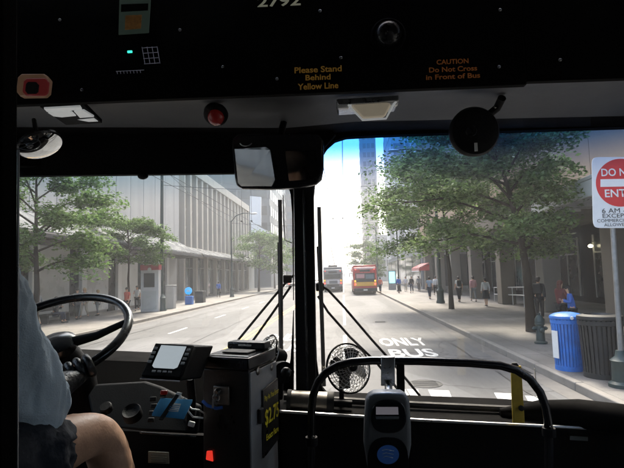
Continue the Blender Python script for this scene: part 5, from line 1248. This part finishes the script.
# kiosks, boxes
def kiosk(label, px, x, w, h, d, face_m, top_m=None, scr=(.15, .45, .85, .85), body='kiosk_white', name='kiosk'):
    Y = onx(px, x); t = thing(name, label, 'kiosk', (x, Y, .15)); z0 = .15
    mb = MB(); mb.box(x-w/2, x+w/2, Y, Y+d, z0, z0+h-(.0 if not top_m else .35)); mb.build('body', body, t, bevel=.02)
    if top_m: mb = MB(); mb.box(x-w/2-.03, x+w/2+.03, Y-.03, Y+d+.03, z0+h-.35, z0+h); mb.build('top', top_m, t, bevel=.02)
    mb = MB(); mb.box(x-w/2+w*scr[0], x-w/2+w*scr[2], Y-.03, Y-.002, z0+h*scr[1], z0+h*scr[3]); mb.build('screen', face_m, t, bevel=.005)
    return t
k1 = kiosk('white street kiosk with a red top and dark screen across the road', 149.5, -12.6, 1.2, 3.05, .8, 'window_dark', 'kiosk_red', (.18, .52, .78, .82))
mb = MB(); x, Y = -12.6, onx(149.5, -12.6); mb.box(x-.5, x+.5, Y-.03, Y-.002, .3, 1.5); mb.build('panel', 'shop_screen', k1)
mb = MB(); mb.lathe((x, Y-.035, 2.88), [(.13, 0), (.12, .01)], 18, (0, -1, 0)); mb.build('emblem', 'paper', k1)
kiosk('slim pavement kiosk with a glowing cyan screen beside the red bus', 393, 6.3, .95, 2.5, .4, 'screen_cyan', None, (.12, .35, .88, .92), 'grey_clad')
def cabinet(label, px, x, w, h, m, name='utility_box', cat='utility box'):
    Y = onx(px, x); t = thing(name, label, cat, (x, Y, .15)); mb = MB(); mb.box(x-w/2, x+w/2, Y, Y+w, .15, .15+h); mb.build('body', m, t, bevel=.03)
    mb = MB(); mb.box(x-w/2-.03, x+w/2+.03, Y-.03, Y+w+.03, .15+h, .2+h); mb.build('lid', m, t, bevel=.02); return t
cabinet('grey utility box at the foot of the green pole across the road', 169.5, -12.2, .55, 1.6, 'grey_clad')
b2 = cabinet('black pavement bin beside the round blue sign across the road', 199, -12.4, .75, .95, 'bin_black', 'litter_bin', 'litter bin')
x, Y = -12.5, onx(188.5, -12.5); t = thing('round_sign', 'round blue sign on a low blue stand across the road', 'sign', (x, Y, .15))
mb = MB(); mb.lathe((x, Y, 1.25), [(.30, 0), (.30, .05)], 24, (0, -1, 0)); mb.build('disc', 'blue_sign', t)
mb = MB(); mb.obox((x, Y-.055, 1.25), (.24, .01, .09)); mb.build('emblem', 'paper', t)
mb = MB(); mb.box(x-.3, x+.3, Y, Y+.4, .15, .82); mb.build('stand', 'bin_blue', t, bevel=.02)
# bench
x = -15.0; Y = onx(56, x); t = thing('bench', 'dark metal bench against the white building across the road', 'bench', (x, Y, .15))
mb = MB(); mb.box(x-.25, x+.25, Y-1.1, Y+.9, .55, .62); mb.build('seat', 'iron', t, bevel=.01)
mb = MB(); mb.box(x-.28, x-.22, Y-1.1, Y+.9, .75, 1.1); mb.build('backrest', 'iron', t, bevel=.01)
for y in (Y-1, Y+.8): mb = MB(); mb.box(x-.25, x+.25, y-.04, y+.04, .15, .56); mb.build('leg', 'iron', t)
t = None

# ---------------------------------------------------------------- buildings, far (left) side
def win_grid(t, m, xs, ys_pairs, zs_pairs, x0, x1, name='window', bev=0):
    for (ya, yb) in ys_pairs:
        for (za, zb) in zs_pairs:
            mb = MB(); mb.box(x0, x1, ya, yb, za, zb); mb.build(name, m, t, smooth=False)
# white panelled building
t = thing('white_building', 'large white panelled building across the road behind the two near street trees', 'building', (FLX, 30, .15))
Y0, Y1 = 9.0, 45.0
mb = MB(); mb.box(FLX-14, FLX-.25, Y0, Y1, .15, 24); mb.build('wall', 'stone_white', t, smooth=False)
mb = MB(); y = Y0
while y < Y1-.5:
    mb.box(FLX-.248, FLX-.02, y+.03, min(y+2.28, Y1), 5.15, 24); y += 2.31
mb.build('cladding', 'stone_white', t, smooth=False, bevel=.015)
for k in range(8):
    y = Y0+.3+k*4.62; mb = MB(); mb.box(FLX-.24, FLX+.05, y, y+.55, .15, 4.3); mb.build('pilaster', 'tower_white', t, bevel=.02)
    if y+4.6 < Y1+.5:
        mb = MB(); mb.box(FLX-.24, FLX-.14, y+.56, y+3.6, .3, 4.2); mb.build('screen_panel', 'shop_screen', t, bevel=.01)
        mb = MB(); mb.box(FLX-.24, FLX-.16, y+3.62, y+4.60, .15, 4.2); mb.build('door_recess', 'shop_dark', t)
mb = MB(); mb.box(FLX-.24, FLX+.02, Y0, Y1, 4.3, 5.1); mb.build('fascia', 'grey_clad', t, bevel=.02)
# sloped canopy in bays
for k in range(8):
    a = Y0+k*4.5; b = a+4.42
    mb = MB(); mb.slab([(FLX+.02, a, 5.75), (FLX+2.2, a, 4.55), (FLX+2.2, b, 4.55), (FLX+.02, b, 5.75)], (0, 0, .05)); mb.build('canopy_glass', 'canopy_glass', t, smooth=False)
    mb = MB(); mb.tube([(FLX, a, 5.68), (FLX+2.2, a, 4.5)], .06, 6); mb.tube([(FLX+.2, (a+b)/2, 5.62), (FLX+2.2, (a+b)/2, 4.53)], .035, 6); mb.build('canopy_rib', 'canopy_edge', t)
mb = MB(); mb.box(FLX+2.12, FLX+2.28, Y0, Y1, 4.28, 4.52); mb.build('canopy_edge', 'canopy_edge', t, bevel=.02)
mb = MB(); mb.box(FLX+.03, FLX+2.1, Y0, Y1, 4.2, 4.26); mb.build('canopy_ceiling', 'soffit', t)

# finned building
t = thing('finned_building', 'beige building with tall vertical fins over glazed shopfronts across the road', 'building', (FLX, 60, .15))
Y0, Y1 = 46.2, 79.0
mb = MB(); mb.box(FLX-14, FLX-.5, Y0, Y1, .15, 14.0); mb.build('wall', 'stone_beige', t, smooth=False)
nf_ = 16; st = (Y1-Y0)/nf_
for k in range(nf_+1):
    y = Y0+k*st; mb = MB(); mb.box(FLX-.5, FLX+.12, y-.22 if k else y, y+.34 if k < nf_ else y, 5.5, 13.4) if k < nf_ else mb.box(FLX-.5, FLX+.12, Y1-.4, Y1, 5.5, 13.4); mb.build('fin', 'stone_beige', t, bevel=.02)
    if k < nf_: mb = MB(); mb.box(FLX-.49, FLX-.40, y+.35, y+st-.23, 5.7, 13.2); w_ = mb.build('window', 'window_blue', t, smooth=False)
    if k < nf_:
        mb = MB()
        for z in (7.5, 9.4, 11.3): mb.box(FLX-.40, FLX-.33, y+.35, y+st-.23, z, z+.22)
        mb.build('frame', 'mullion', w_, smooth=False)
mb = MB(); mb.box(FLX-.52, FLX+.22, Y0-.05, Y1+.05, 13.4, 14.4); mb.build('parapet', 'stone_beige', t, bevel=.03)
mb = MB(); mb.box(FLX-.52, FLX+.16, Y0-.02, Y1+.02, 4.9, 5.48); mb.build('band', 'stone_beige', t, bevel=.03)
for k in range(9):
    y = Y0+k*4.05
    if y < Y1: mb = MB(); mb.box(FLX-.45, FLX+.05, y, y+.42, .15, 4.88); mb.build('column', 'stone_beige', t, bevel=.02)
    if y+4 < Y1+.5:
        mb = MB(); mb.box(FLX-.48, FLX-.36, y+.43, y+4.03, .35, 4.5); sfp = mb.build('shop_window', 'window_dark', t, smooth=False)
        mb = MB()
        for q in (.33, .66): mb.box(FLX-.355, FLX-.30, y+.43+3.6*q-.04, y+.43+3.6*q+.04, .35, 4.5)
        mb.box(FLX-.352, FLX-.298, y+.43, y+4.03, 3.3, 3.38); mb.build('mullion', 'mullion', sfp)
for k in range(8):
    a = Y0+.1+k*4.05; b = a+3.95
    mb = MB(); mb.slab([(FLX+.1, a, 5.4), (FLX+2.0, a, 4.6), (FLX+2.0, b, 4.6), (FLX+.1, b, 5.4)], (0, 0, .06)); mb.build('canopy_glass', 'canopy_glass', t, smooth=False)
mb = MB(); mb.box(FLX+1.95, FLX+2.1, Y0, Y1, 4.4, 4.62); mb.build('canopy_edge', 'canopy_edge', t, bevel=.02)

def tower(name, label, x0, x1, y0, y1, h, m, wm, fh=3.6, bay=3.2, bands=False, faces=('front', 'side'), side='right', group=None, zbase=4):
    t = thing(name, label, 'building', ((x0+x1)/2, (y0+y1)/2, .15), group); mb = MB(); mb.box(x0, x1, y0, y1, .15, h); mb.build('wall', m, t, smooth=False)
    mb = MB(); mb.box(x0-.2, x1+.2, y0-.2, y1+.2, h-.9, h+.1); mb.build('parapet', m, t, smooth=False)
    xf = x1 if side == 'right' else x0; sg = 1 if side == 'right' else -1
    z = zbase+.6; rows = []
    while z+fh < h-.8: rows.append(z); z += fh
    for z in rows:      # one ribbon of windows a storey on each seen face, its panes parted by mullions
        mb = MB(); mb.box(x0+.4, x1-.4, y0-.06, y0+.02, z, z+fh*.55); w = mb.build('window_band', wm, t, smooth=False)
        mb = MB()
        n = max(2, int((x1-x0)/bay))
        for i in range(n+1): X_ = x0+.4+(x1-x0-.8)*i/n; mb.box(X_-.18, X_+.18, y0-.12, y0+.02, z-.02, z+fh*.57)
        mb.build('mullion', m, w, smooth=False)
        mb = MB(); mb.box(min(xf, xf+sg*.06), max(xf, xf+sg*.06), y0+.4, y1-.4, z, z+fh*.55); w = mb.build('window_band', wm, t, smooth=False)
        mb = MB(); n = max(2, int((y1-y0)/bay))
        for i in range(n+1): Y_ = y0+.4+(y1-y0-.8)*i/n; mb.box(min(xf-sg*.02, xf+sg*.12), max(xf-sg*.02, xf+sg*.12), Y_-.18, Y_+.18, z-.02, z+fh*.57)
        mb.build('mullion', m, w, smooth=False)
    return t
tower('office_block', 'tall grey office block beyond the finned building across the road', -46, -15.2, 99, 128, 44, 'tower_dark', 'window_dark')
tower('glass_tower', 'bluish glass tower furthest along the far side of the road, left of the centre pillar', -30, -13.5, 136, 160, 64, 'tower_grey', 'window_blue', 3.6, 2.0)
tower('low_block', 'low grey block with shopfronts between the finned building and the side road', -36, -16.2, 79.5, 85.5, 9, 'grey_clad', 'window_dark', 3.2, 2.6)
# billboard seen over the trees
t = thing('billboard', 'white slanted rooftop panel above the far trees left of the centre pillar', 'billboard', (-15.5, 92, .15))
A = P(252, 209, 92)
mb = MB(); mb.slab([P(250, 196, 92), P(261, 197, 92), P(261, 226, 92), P(250, 222, 92)], (0, .4, 0)); mb.slab([P(251, 222, 92), P(251, 232, 92), P(272, 233, 92)], (0, .4, 0)); mb.build('panel', 'kiosk_white', t, smooth=False)
mb = MB(); mb.tube([P(255, 230, 92.6), (P(255, 230, 92.6).x, 92.6, .15)], .16, 8); mb.build('post', 'post_green', t)
# ---------------------------------------------------------------- buildings, kerb (right) side
t = thing('arcade_building', 'large tan stone building over a dark columned arcade along the right pavement', 'building', (FRX, 28, .15))
mb = MB(); mb.box(FRX, 30, 3.0, 58, 5.0, 30); mb.build('wall', 'stone_tan', t, smooth=False)
mb = MB(); y = 3.0
while y < 57:
    for z in (5.75, 8.4, 11.05, 13.7, 16.35, 19.0, 21.65, 24.3): mb.box(FRX-.06, FRX+.01, y+.012, min(y+3.04, 58), z+.012, z+2.63)
    y += 3.06
mb.build('stone_cladding', 'stone_tan', t, smooth=False)
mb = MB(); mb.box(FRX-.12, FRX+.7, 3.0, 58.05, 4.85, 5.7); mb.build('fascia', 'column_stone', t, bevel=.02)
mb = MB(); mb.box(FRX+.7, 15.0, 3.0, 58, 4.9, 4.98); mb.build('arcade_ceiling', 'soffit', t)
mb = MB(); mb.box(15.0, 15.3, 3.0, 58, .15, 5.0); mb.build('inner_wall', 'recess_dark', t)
for k, y in enumerate((5.5, 11.5, 17.5, 23.6, 29.8, 36.4, 43.0, 49.6, 56.4)):
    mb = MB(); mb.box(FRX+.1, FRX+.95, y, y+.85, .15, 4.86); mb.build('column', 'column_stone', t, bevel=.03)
    if y < 55:
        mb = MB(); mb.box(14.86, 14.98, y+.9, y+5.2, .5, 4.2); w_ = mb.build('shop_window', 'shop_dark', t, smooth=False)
        mb = MB()
        for q in (0, 1.43, 2.86, 4.3): mb.box(14.80, 14.88, y+.9+q-.05, y+.9+q+.05, .5, 4.2)
        mb.box(14.79, 14.87, y+.9, y+5.2, 3.1, 3.2); mb.build('mullion', 'mullion', w_)
# white projecting canopy
for y0, y1 in ((9.5, 19.2),):
    t = thing('canopy', 'white ribbed canopy sticking out of the tan building over the right pavement', 'canopy', (FRX, 14, 4.6))
    zt_, zb_ = 5.05, 4.62; x0, x1 = 7.6, FRX-.14
    mb = MB(); mb.box(x0, x1, y0, y1, 4.92, 5.05); mb.build('top', 'canopy_white', t, bevel=.02)
    mb = MB(); mb.box(x0, x0+.14, y0, y1, 4.40, 4.91); mb.build('edge', 'canopy_white', t, bevel=.02)
    n = 12
    for k in range(n+1): y = y0+(y1-y0-.14)*k/n; mb = MB(); mb.box(x0+.142, x1, y, y+.10, 4.46, 4.918); mb.build('rib', 'canopy_white', t, bevel=.01)
def wall_lamp(px, py, label):
    d = ray(px, py); x = 14.6; c = EYE + d*(x/d.x); t = thing('wall_lamp', label, 'wall lamp', c, 'lit lamps inside the arcade')
    mb = MB(); mb.ball(c, (.13, .13, .10)); mb.build('bulb', 'lamp_lit', t)
    mb = MB(); mb.tube([c+V((0, 0, .08)), c+V((.1, 0, .25)), c+V((.38, 0, .3))], .02, 6); mb.build('arm', 'iron', t)
wall_lamp(590.5, 246, 'lit lamp under the arcade, nearer the tree'); wall_lamp(604.5, 240.5, 'lit lamp under the arcade, nearer the road sign')
x = 14.7; d = ray(614, 280); c = EYE+d*(x/d.x); t = thing('framed_poster', 'framed notice on the dark arcade wall behind the sign post', 'poster', c)
mb = MB(); mb.box(c.x, c.x+.05, c.y-.6, c.y+.6, c.z-.75, c.z+.75); mb.build('frame', 'mullion', t); mb = MB(); mb.box(c.x-.01, c.x-.002, c.y-.5, c.y+.5, c.z-.65, c.z+.65); mb.build('print', 'window_dark', t)

# grey block with glass at the bottom, behind
t = thing('grey_block', 'grey clad low block with a slanting glass front beyond the arcade', 'building', (10.5, 80, .15))
mb = MB(); mb.box(9.9, 34, 60, 103, .15, 12.6); mb.build('wall', 'grey_clad', t, smooth=False)
for k in range(6):
    y = 60.5+k*7.1; mb = MB(); mb.box(9.80, 9.92, y, y+6.5, 5.2, 11.6); mb.build('panel', 'tower_white' if k % 2 else 'grey_clad', t, smooth=False)
    mb = MB(); mb.box(9.80, 9.92, y, y+6.5, .5, 4.6); mb.build('window', 'window_dark', t, smooth=False)
for k in range(3):
    mb = MB(); mb.box(11+k*7, 17+k*7, 59.9, 60.02, .5, 4.4); mb.build('window', 'window_dark', t, smooth=False)
mb = MB(); mb.box(9.7, 34.2, 59.8, 103.2, 12.0, 12.9); mb.build('parapet', 'grey_clad', t, smooth=False)
tower('banded_office', 'pale office building with dark window bands rising behind the grey block', 15, 44, 66, 100, 34, 'stone_white', 'window_blue', 4.0, 4.0, side='left', zbase=12)
tower('white_tower', 'plain white tower with narrow windows behind the street tree', 12.5, 19, 112, 130, 75, 'tower_white', 'window_blue', 5.2, 2.2, side='left')
tower('slim_tower', 'slim tan high rise with rows of windows above the red bus', 8.2, 13.6, 172, 186, 92, 'tower_tan', 'window_dark', 3.4, 1.8, side='left')
tower('corner_block', 'dark low corner block at the end of the right pavement', 9.5, 30, 144, 168, 14, 'grey_clad', 'window_dark', 3.4, 3, side='left')
tower('rear_building', 'pale building behind the bus that shows in the driving mirror', 11, 26, -46, -4, 13, 'stone_white', 'window_dark', 3.6, 2.6, side='left', zbase=1)
# red awning
t = thing('awning', 'red awning with white fringe over a shop front beyond the walkers', 'awning', (9.0, 58, 3.0))
ya, yb = 52.0, 57.5; mb = MB(); X0, X1 = 8.3, 9.4
mb.slab([(X0, ya, 2.75), (X1, ya, 3.25), (X1, yb, 3.25), (X0, yb, 2.75)], (0, 0, .05)); mb.build('cloth', 'bus_red', t, smooth=False)
mb = MB(); mb.box(X0-.02, X0+.02, ya, yb, 2.35, 2.74); mb.slab([(X0, ya-.03, 2.45), (X1, ya-.03, 2.45), (X1, ya-.03, 3.15), (X0, ya-.03, 2.7)], (0, .02, 0)); mb.build('fringe', 'bus_red', t, smooth=False)
mb = MB(); mb.box(X0-.05, X0-.022, ya, yb, 2.36, 2.46); mb.build('trim', 'bus_white', t)
for y in (ya+.2, yb-.2): mb = MB(); mb.tube([(X0+.05, y, 2.75), (X0+.05, y, .15)], .04, 8); mb.build('pole', 'post_steel', t)

# ---------------------------------------------------------------- buses ahead
def road_bus(label, x, Y, body, lower, kind):
    W, H, L = 2.55, 3.0 if kind == 'red' else 2.95, 12.0; t = thing('city_bus', label, 'bus', (x, Y+L/2, 0)); z0 = .32
    mb = MB(); mb.box(x-W/2, x+W/2, Y, Y+L, z0, H); mb.build('body', body, t, bevel=.14, seg=4)
    e = .02
    def rp(name, u0, u1, za, zb, m, out=.02, bev=.01):
        mb = MB(); mb.box(x+u0, x+u1, Y-out, Y+.05, za, zb); return mb.build(name, m, t, bevel=bev)
    mb = MB(); mb.box(x-W/2+.05, x+W/2-.05, Y+.3, Y+L-.3, H, H+.22 if kind == 'red' else H+.35); mb.build('roof_pod', body if kind == 'red' else 'bus_grey', t, bevel=.06)
    rp('rear_window', -1.05, 1.05, 1.75, 2.35, 'window_dark')
    rp('destination_sign', -.55, .55, 2.5, 2.72, 'bus_black')
    rp('bumper', -1.26, 1.26, .34, .72, 'bus_black', .10, .03)
    if kind == 'red':
        rp('advert_band', -1.2, 1.2, .95, 1.38, lower, .03)
        rp('dark_panel', -1.15, 1.15, 1.40, 1.74, 'bus_black', .025)
        rp('poster', -.95, -.05, 1.80, 2.25, 'cl_pink', .035); rp('poster', .05, .95, 1.72, 2.2, 'window_blue', .035)
        rp('roof_stripe', -1.15, 1.15, 2.78, 2.88, 'bus_white', .02)
    else:
        rp('advert_band', -.9, .9, 1.05, 1.6, 'bus_white', .03); rp('louvre', -.8, .8, .75, 1.0, 'bus_black', .03); rp('poster', -.5, .6, 1.1, 1.5, 'tower_grey', .045)
        mb = MB(); 
        for k in (-1, 1): mb.tube([(x+k*.3, Y+1.2, H+.35), (x+k*.45-.5, Y-3.2, 5.75)], .035, 6)
        mb.build('trolley_pole', 'iron', t)
        mb = MB(); mb.box(x-.6, x+.6, Y+.8, Y+2.6, H+.3, H+.6); mb.build('pole_base', 'bus_black', t, bevel=.05)
    for k in (-1, 1):
        for z, m in ((1.15, 'tail_red'), (1.5, 'amber')): mb = MB(); mb.lathe((x+k*1.08, Y-.03, z), [(.10, 0), (.09, .03), (.05, .045)], 14, (0, -1, 0)); mb.build('tail_light', m, t)
        mb = MB(); mb.lathe((x+k*1.0, Y-.01, 2.75), [(.05, 0), (.04, .03)], 10, (0, -1, 0)); mb.build('marker_light', 'tail_red', t)
        for yy in (Y+2.6, Y+9): mb = MB(); mb.lathe((x+k*(W/2-.30), yy, .48), [(.48, 0), (.48, .28), (.40, .31)], 20, (k, 0, 0)); mb.build('wheel', 'rubber', t)
        mb = MB(); mb.box(x+k*(W/2)-.015, x+k*(W/2)+.015, Y+.8, Y+L-1.2, 1.6, 2.5); mb.build('side_window', 'window_dark', t)
        mb = MB(); mb.tube([(x+k*W/2, Y+L-.2, 2.4), (x+k*(W/2+.25), Y+L, 2.4), (x+k*(W/2+.25), Y+L, 1.9)], .05, 8); mb.build('side_mirror', 'bus_black', t)
    mb = MB(); mb.box(x-.22, x+.22, Y-.115, Y-.10, .46, .6); mb.build('number_plate', 'paper', t)
    return t
rb = road_bus('red and gold city bus in the bus lane ahead', 2.38, 51.5, 'bus_red', 'bus_gold', 'red')
road_bus('grey trolleybus with poles up in the next lane ahead', -1.35, 62.5, 'bus_grey', 'bus_grey', 'grey')
# red bus waiting on the side road to the right
# small cars far away
def car(label, x, Y, m, rz=0):
    t = thing('parked_car', label, 'car', (x, Y, 0), 'cars far down the road'); w = .88
    def arc(p): return p
    prof = [(-2.1, .35), (-2.15, .8), (-1.9, 1.0), (-1.35, 1.05), (-.85, 1.42), (.55, 1.45), (1.2, 1.02), (2.0, .9), (2.15, .6), (2.1, .35)]
    mb = MB(); mb.slab([(x-w, Y+a, b) for a, b in prof], (2*w, 0, 0)); mb.build('body', m, t, bevel=.08, seg=3)
    mb = MB(); mb.slab([(x-w*.8, Y-1.36, 1.07), (x+w*.8, Y-1.36, 1.07), (x+w*.7, Y-.90, 1.40), (x-w*.7, Y-.90, 1.40)], (0, -.03, .02)); mb.build('rear_window', 'window_dark', t)
    for k in (-1, 1):
        for yy in (-1.35, 1.3): mb = MB(); mb.lathe((x+k*(w-.18), Y+yy, .33), [(.33, 0), (.33, .2), (.25, .22)], 18, (k, 0, 0)); mb.build('wheel', 'rubber', t)
        mb = MB(); mb.box(x+k*.68-.13, x+k*.68+.13, Y-2.2, Y-2.1, .78, .93); mb.build('tail_light', 'tail_red', t, bevel=.01)
car('white car far down the oncoming lane', -5.4, 96, 'bus_white'); car('dark car at the far kerb beyond the hazy trees', -9.2, 88, 'bus_black')
# traffic signal, small green sign
t = thing('traffic_signal', 'green traffic signal on a tall pole beyond the far trees', 'traffic signal', (-11.2, 98, .15)); c = P(286.5, 268, 96)
mb = MB(); mb.tube([(c.x, 96.3, .0), (c.x, 96.3, c.z+1.2)], .1, 10); mb.build('post', 'post_green', t)
mb = MB(); mb.obox(c+V((0, .1, 0)), (.5, .3, 1.3)); mb.build('housing', 'bus_black', t, bevel=.04)
for k, m in ((-.38, 'signal_green'), (0, 'bus_black'), (.38, 'bus_black')): mb = MB(); mb.lathe(c+V((0, -.06, k)), [(.17, 0), (.13, .04)], 16, (0, -1, 0)); mb.build('lamp', m, t)

# ---------------------------------------------------------------- overhead wires
def wire(label, pts, r=.014, cat='overhead wire', name='overhead_wire', group='trolley wires over the road', sag=0.0):
    if sag:
        a, b = V(pts[0]), V(pts[-1]); pts = [a.lerp(b, i/12)-V((0, 0, sag*4*(i/12)*(1-i/12))) for i in range(13)]
    mb = MB(); mb.tube(pts, r, 5); o = mb.build(name, 'wire', None); meta(o, label, cat, group); return o
ZW = 5.9
for x, l in ((-.55, 'trolley wire over the bus lane line, first from the kerb side pair'), (.1, 'trolley wire directly over the lane line'), (-6.0, 'trolley wire over the oncoming lanes, inner of two'), (-6.65, 'trolley wire over the oncoming lanes, outer of two')):
    wire(l, [(x, -20, ZW), (x, 180, ZW)], .011)
def span(label, ya, za, zb, xa=-12.0, xb=6.5, ins=True, sag=.5):
    t = thing('span_wire', label, 'span wire', (xa, ya, za), 'span wires across the road')
    a, b = V((xa, ya, za)), V((xb, ya+.5, zb)); pts = [a.lerp(b, i/16)-V((0, 0, sag*4*(i/16)*(1-i/16))) for i in range(17)]
    mb = MB(); mb.tube(pts, .016, 5); mb.build('cable', 'wire', t)
    for x in (-6.65, -6.0, -.55, .1):
        f = (x-xa)/(xb-xa); p = a.lerp(b, f)-V((0, 0, sag*4*f*(1-f))); mb = MB(); mb.tube([p, (p.x, p.y, ZW+.02)], .012, 5); mb.obox((p.x, p.y, ZW+.06), (.09, .3, .06)); mb.build('hanger', 'wire', t)
span('span wire from the green pole beside the white kiosk to the right pavement', 30.8, 8.6, 8.4)
span('span wire over the road at the finned building', 50.6, 8.2, 8.0); span('furthest span wire above the buses', 76, 8.2, 8.0, xb=5.5)
wire('feeder wire slanting along the white building, upper', [(-12, 30.6, 10.4), (-11, 8, 9.4)], .014, group='feeder wires by the white building', sag=.3)
wire('feeder wire slanting along the white building, lower', [(-12, 30.6, 9.6), (-11, 8, 8.3)], .014, group='feeder wires by the white building', sag=.3)
wire('feeder wire from the green pole to the street lamp', [(-12, 30.6, 9.8), (-12, 52, 8.2)], .014, group='feeder wires by the white building', sag=.4)
wire('pale cable across the right pavement towards the arcade', [(6.5, 32.4, 6.5), (9.5, 20, 5.9)], .014, group='cables by the arcade', sag=.1)

# ---------------------------------------------------------------- air, sky, sun, camera
mb = MB(); mb.box(-160, 160, -70, 640, -1.6, 110)
hz = mb.build('haze', mat('air', (1, 1, 1)), None, smooth=False); meta(hz, kind='stuff')
nt = hz.data.materials[0].node_tree
for n in list(nt.nodes):
    if n.type != 'OUTPUT_MATERIAL': nt.nodes.remove(n)
pv = nt.nodes.new('ShaderNodeVolumePrincipled'); pv.inputs['Color'].default_value = (.95, .97, 1, 1); pv.inputs['Density'].default_value = HAZE; pv.inputs['Anisotropy'].default_value = .4
nt.links.new(pv.outputs[0], nt.nodes['Material Output'].inputs['Volume'])

w = bpy.data.worlds.new('World'); SC.world = w; w.use_nodes = True; nt = w.node_tree; bg = nt.nodes['Background']
sky = nt.nodes.new('ShaderNodeTexSky'); sky.sky_type = 'NISHITA'; sky.sun_disc = False
SUN_EL, SUN_AZ = R(54), R(6)      # azimuth from straight ahead (+Y) towards the right (+X)
sky.sun_elevation = SUN_EL; sky.sun_rotation = SUN_AZ; sky.air_density = 1.2; sky.dust_density = 6.0; sky.ozone_density = 1.0
nt.links.new(sky.outputs[0], bg.inputs[0]); bg.inputs[1].default_value = 0.15
sl = bpy.data.lights.new('sun', 'SUN'); sl.energy = 1.5; sl.angle = R(10); sl.color = (1, .89, .74)
so = bpy.data.objects.new('sun', sl); C.objects.link(so)
sd = V((math.sin(SUN_AZ)*math.cos(SUN_EL), math.cos(SUN_AZ)*math.cos(SUN_EL), math.sin(SUN_EL)))
so.rotation_euler = sd.to_track_quat('Z', 'Y').to_euler(); so.location = sd*60
cam = bpy.data.cameras.new('camera'); co = bpy.data.objects.new('camera', cam); C.objects.link(co)
cam.sensor_width = 36; cam.lens = F/W0*36; cam.clip_start = .02; cam.clip_end = 3000
co.matrix_world = Matrix.Translation(EYE) @ CAMR.to_4x4(); SC.camera = co
SC.view_settings.view_transform = 'Standard'; SC.view_settings.look = 'None'; SC.view_settings.exposure = EXPO; SC.view_settings.gamma = 1
SC.view_settings.use_curve_mapping = False
cy = SC.cycles; SC.render.engine = 'CYCLES'
cy.use_denoising = True; cy.max_bounces = 8; cy.diffuse_bounces = 4; cy.glossy_bounces = 4; cy.transparent_max_bounces = 16; cy.volume_bounces = 1; cy.sample_clamp_indirect = 6
cy.use_light_tree = False
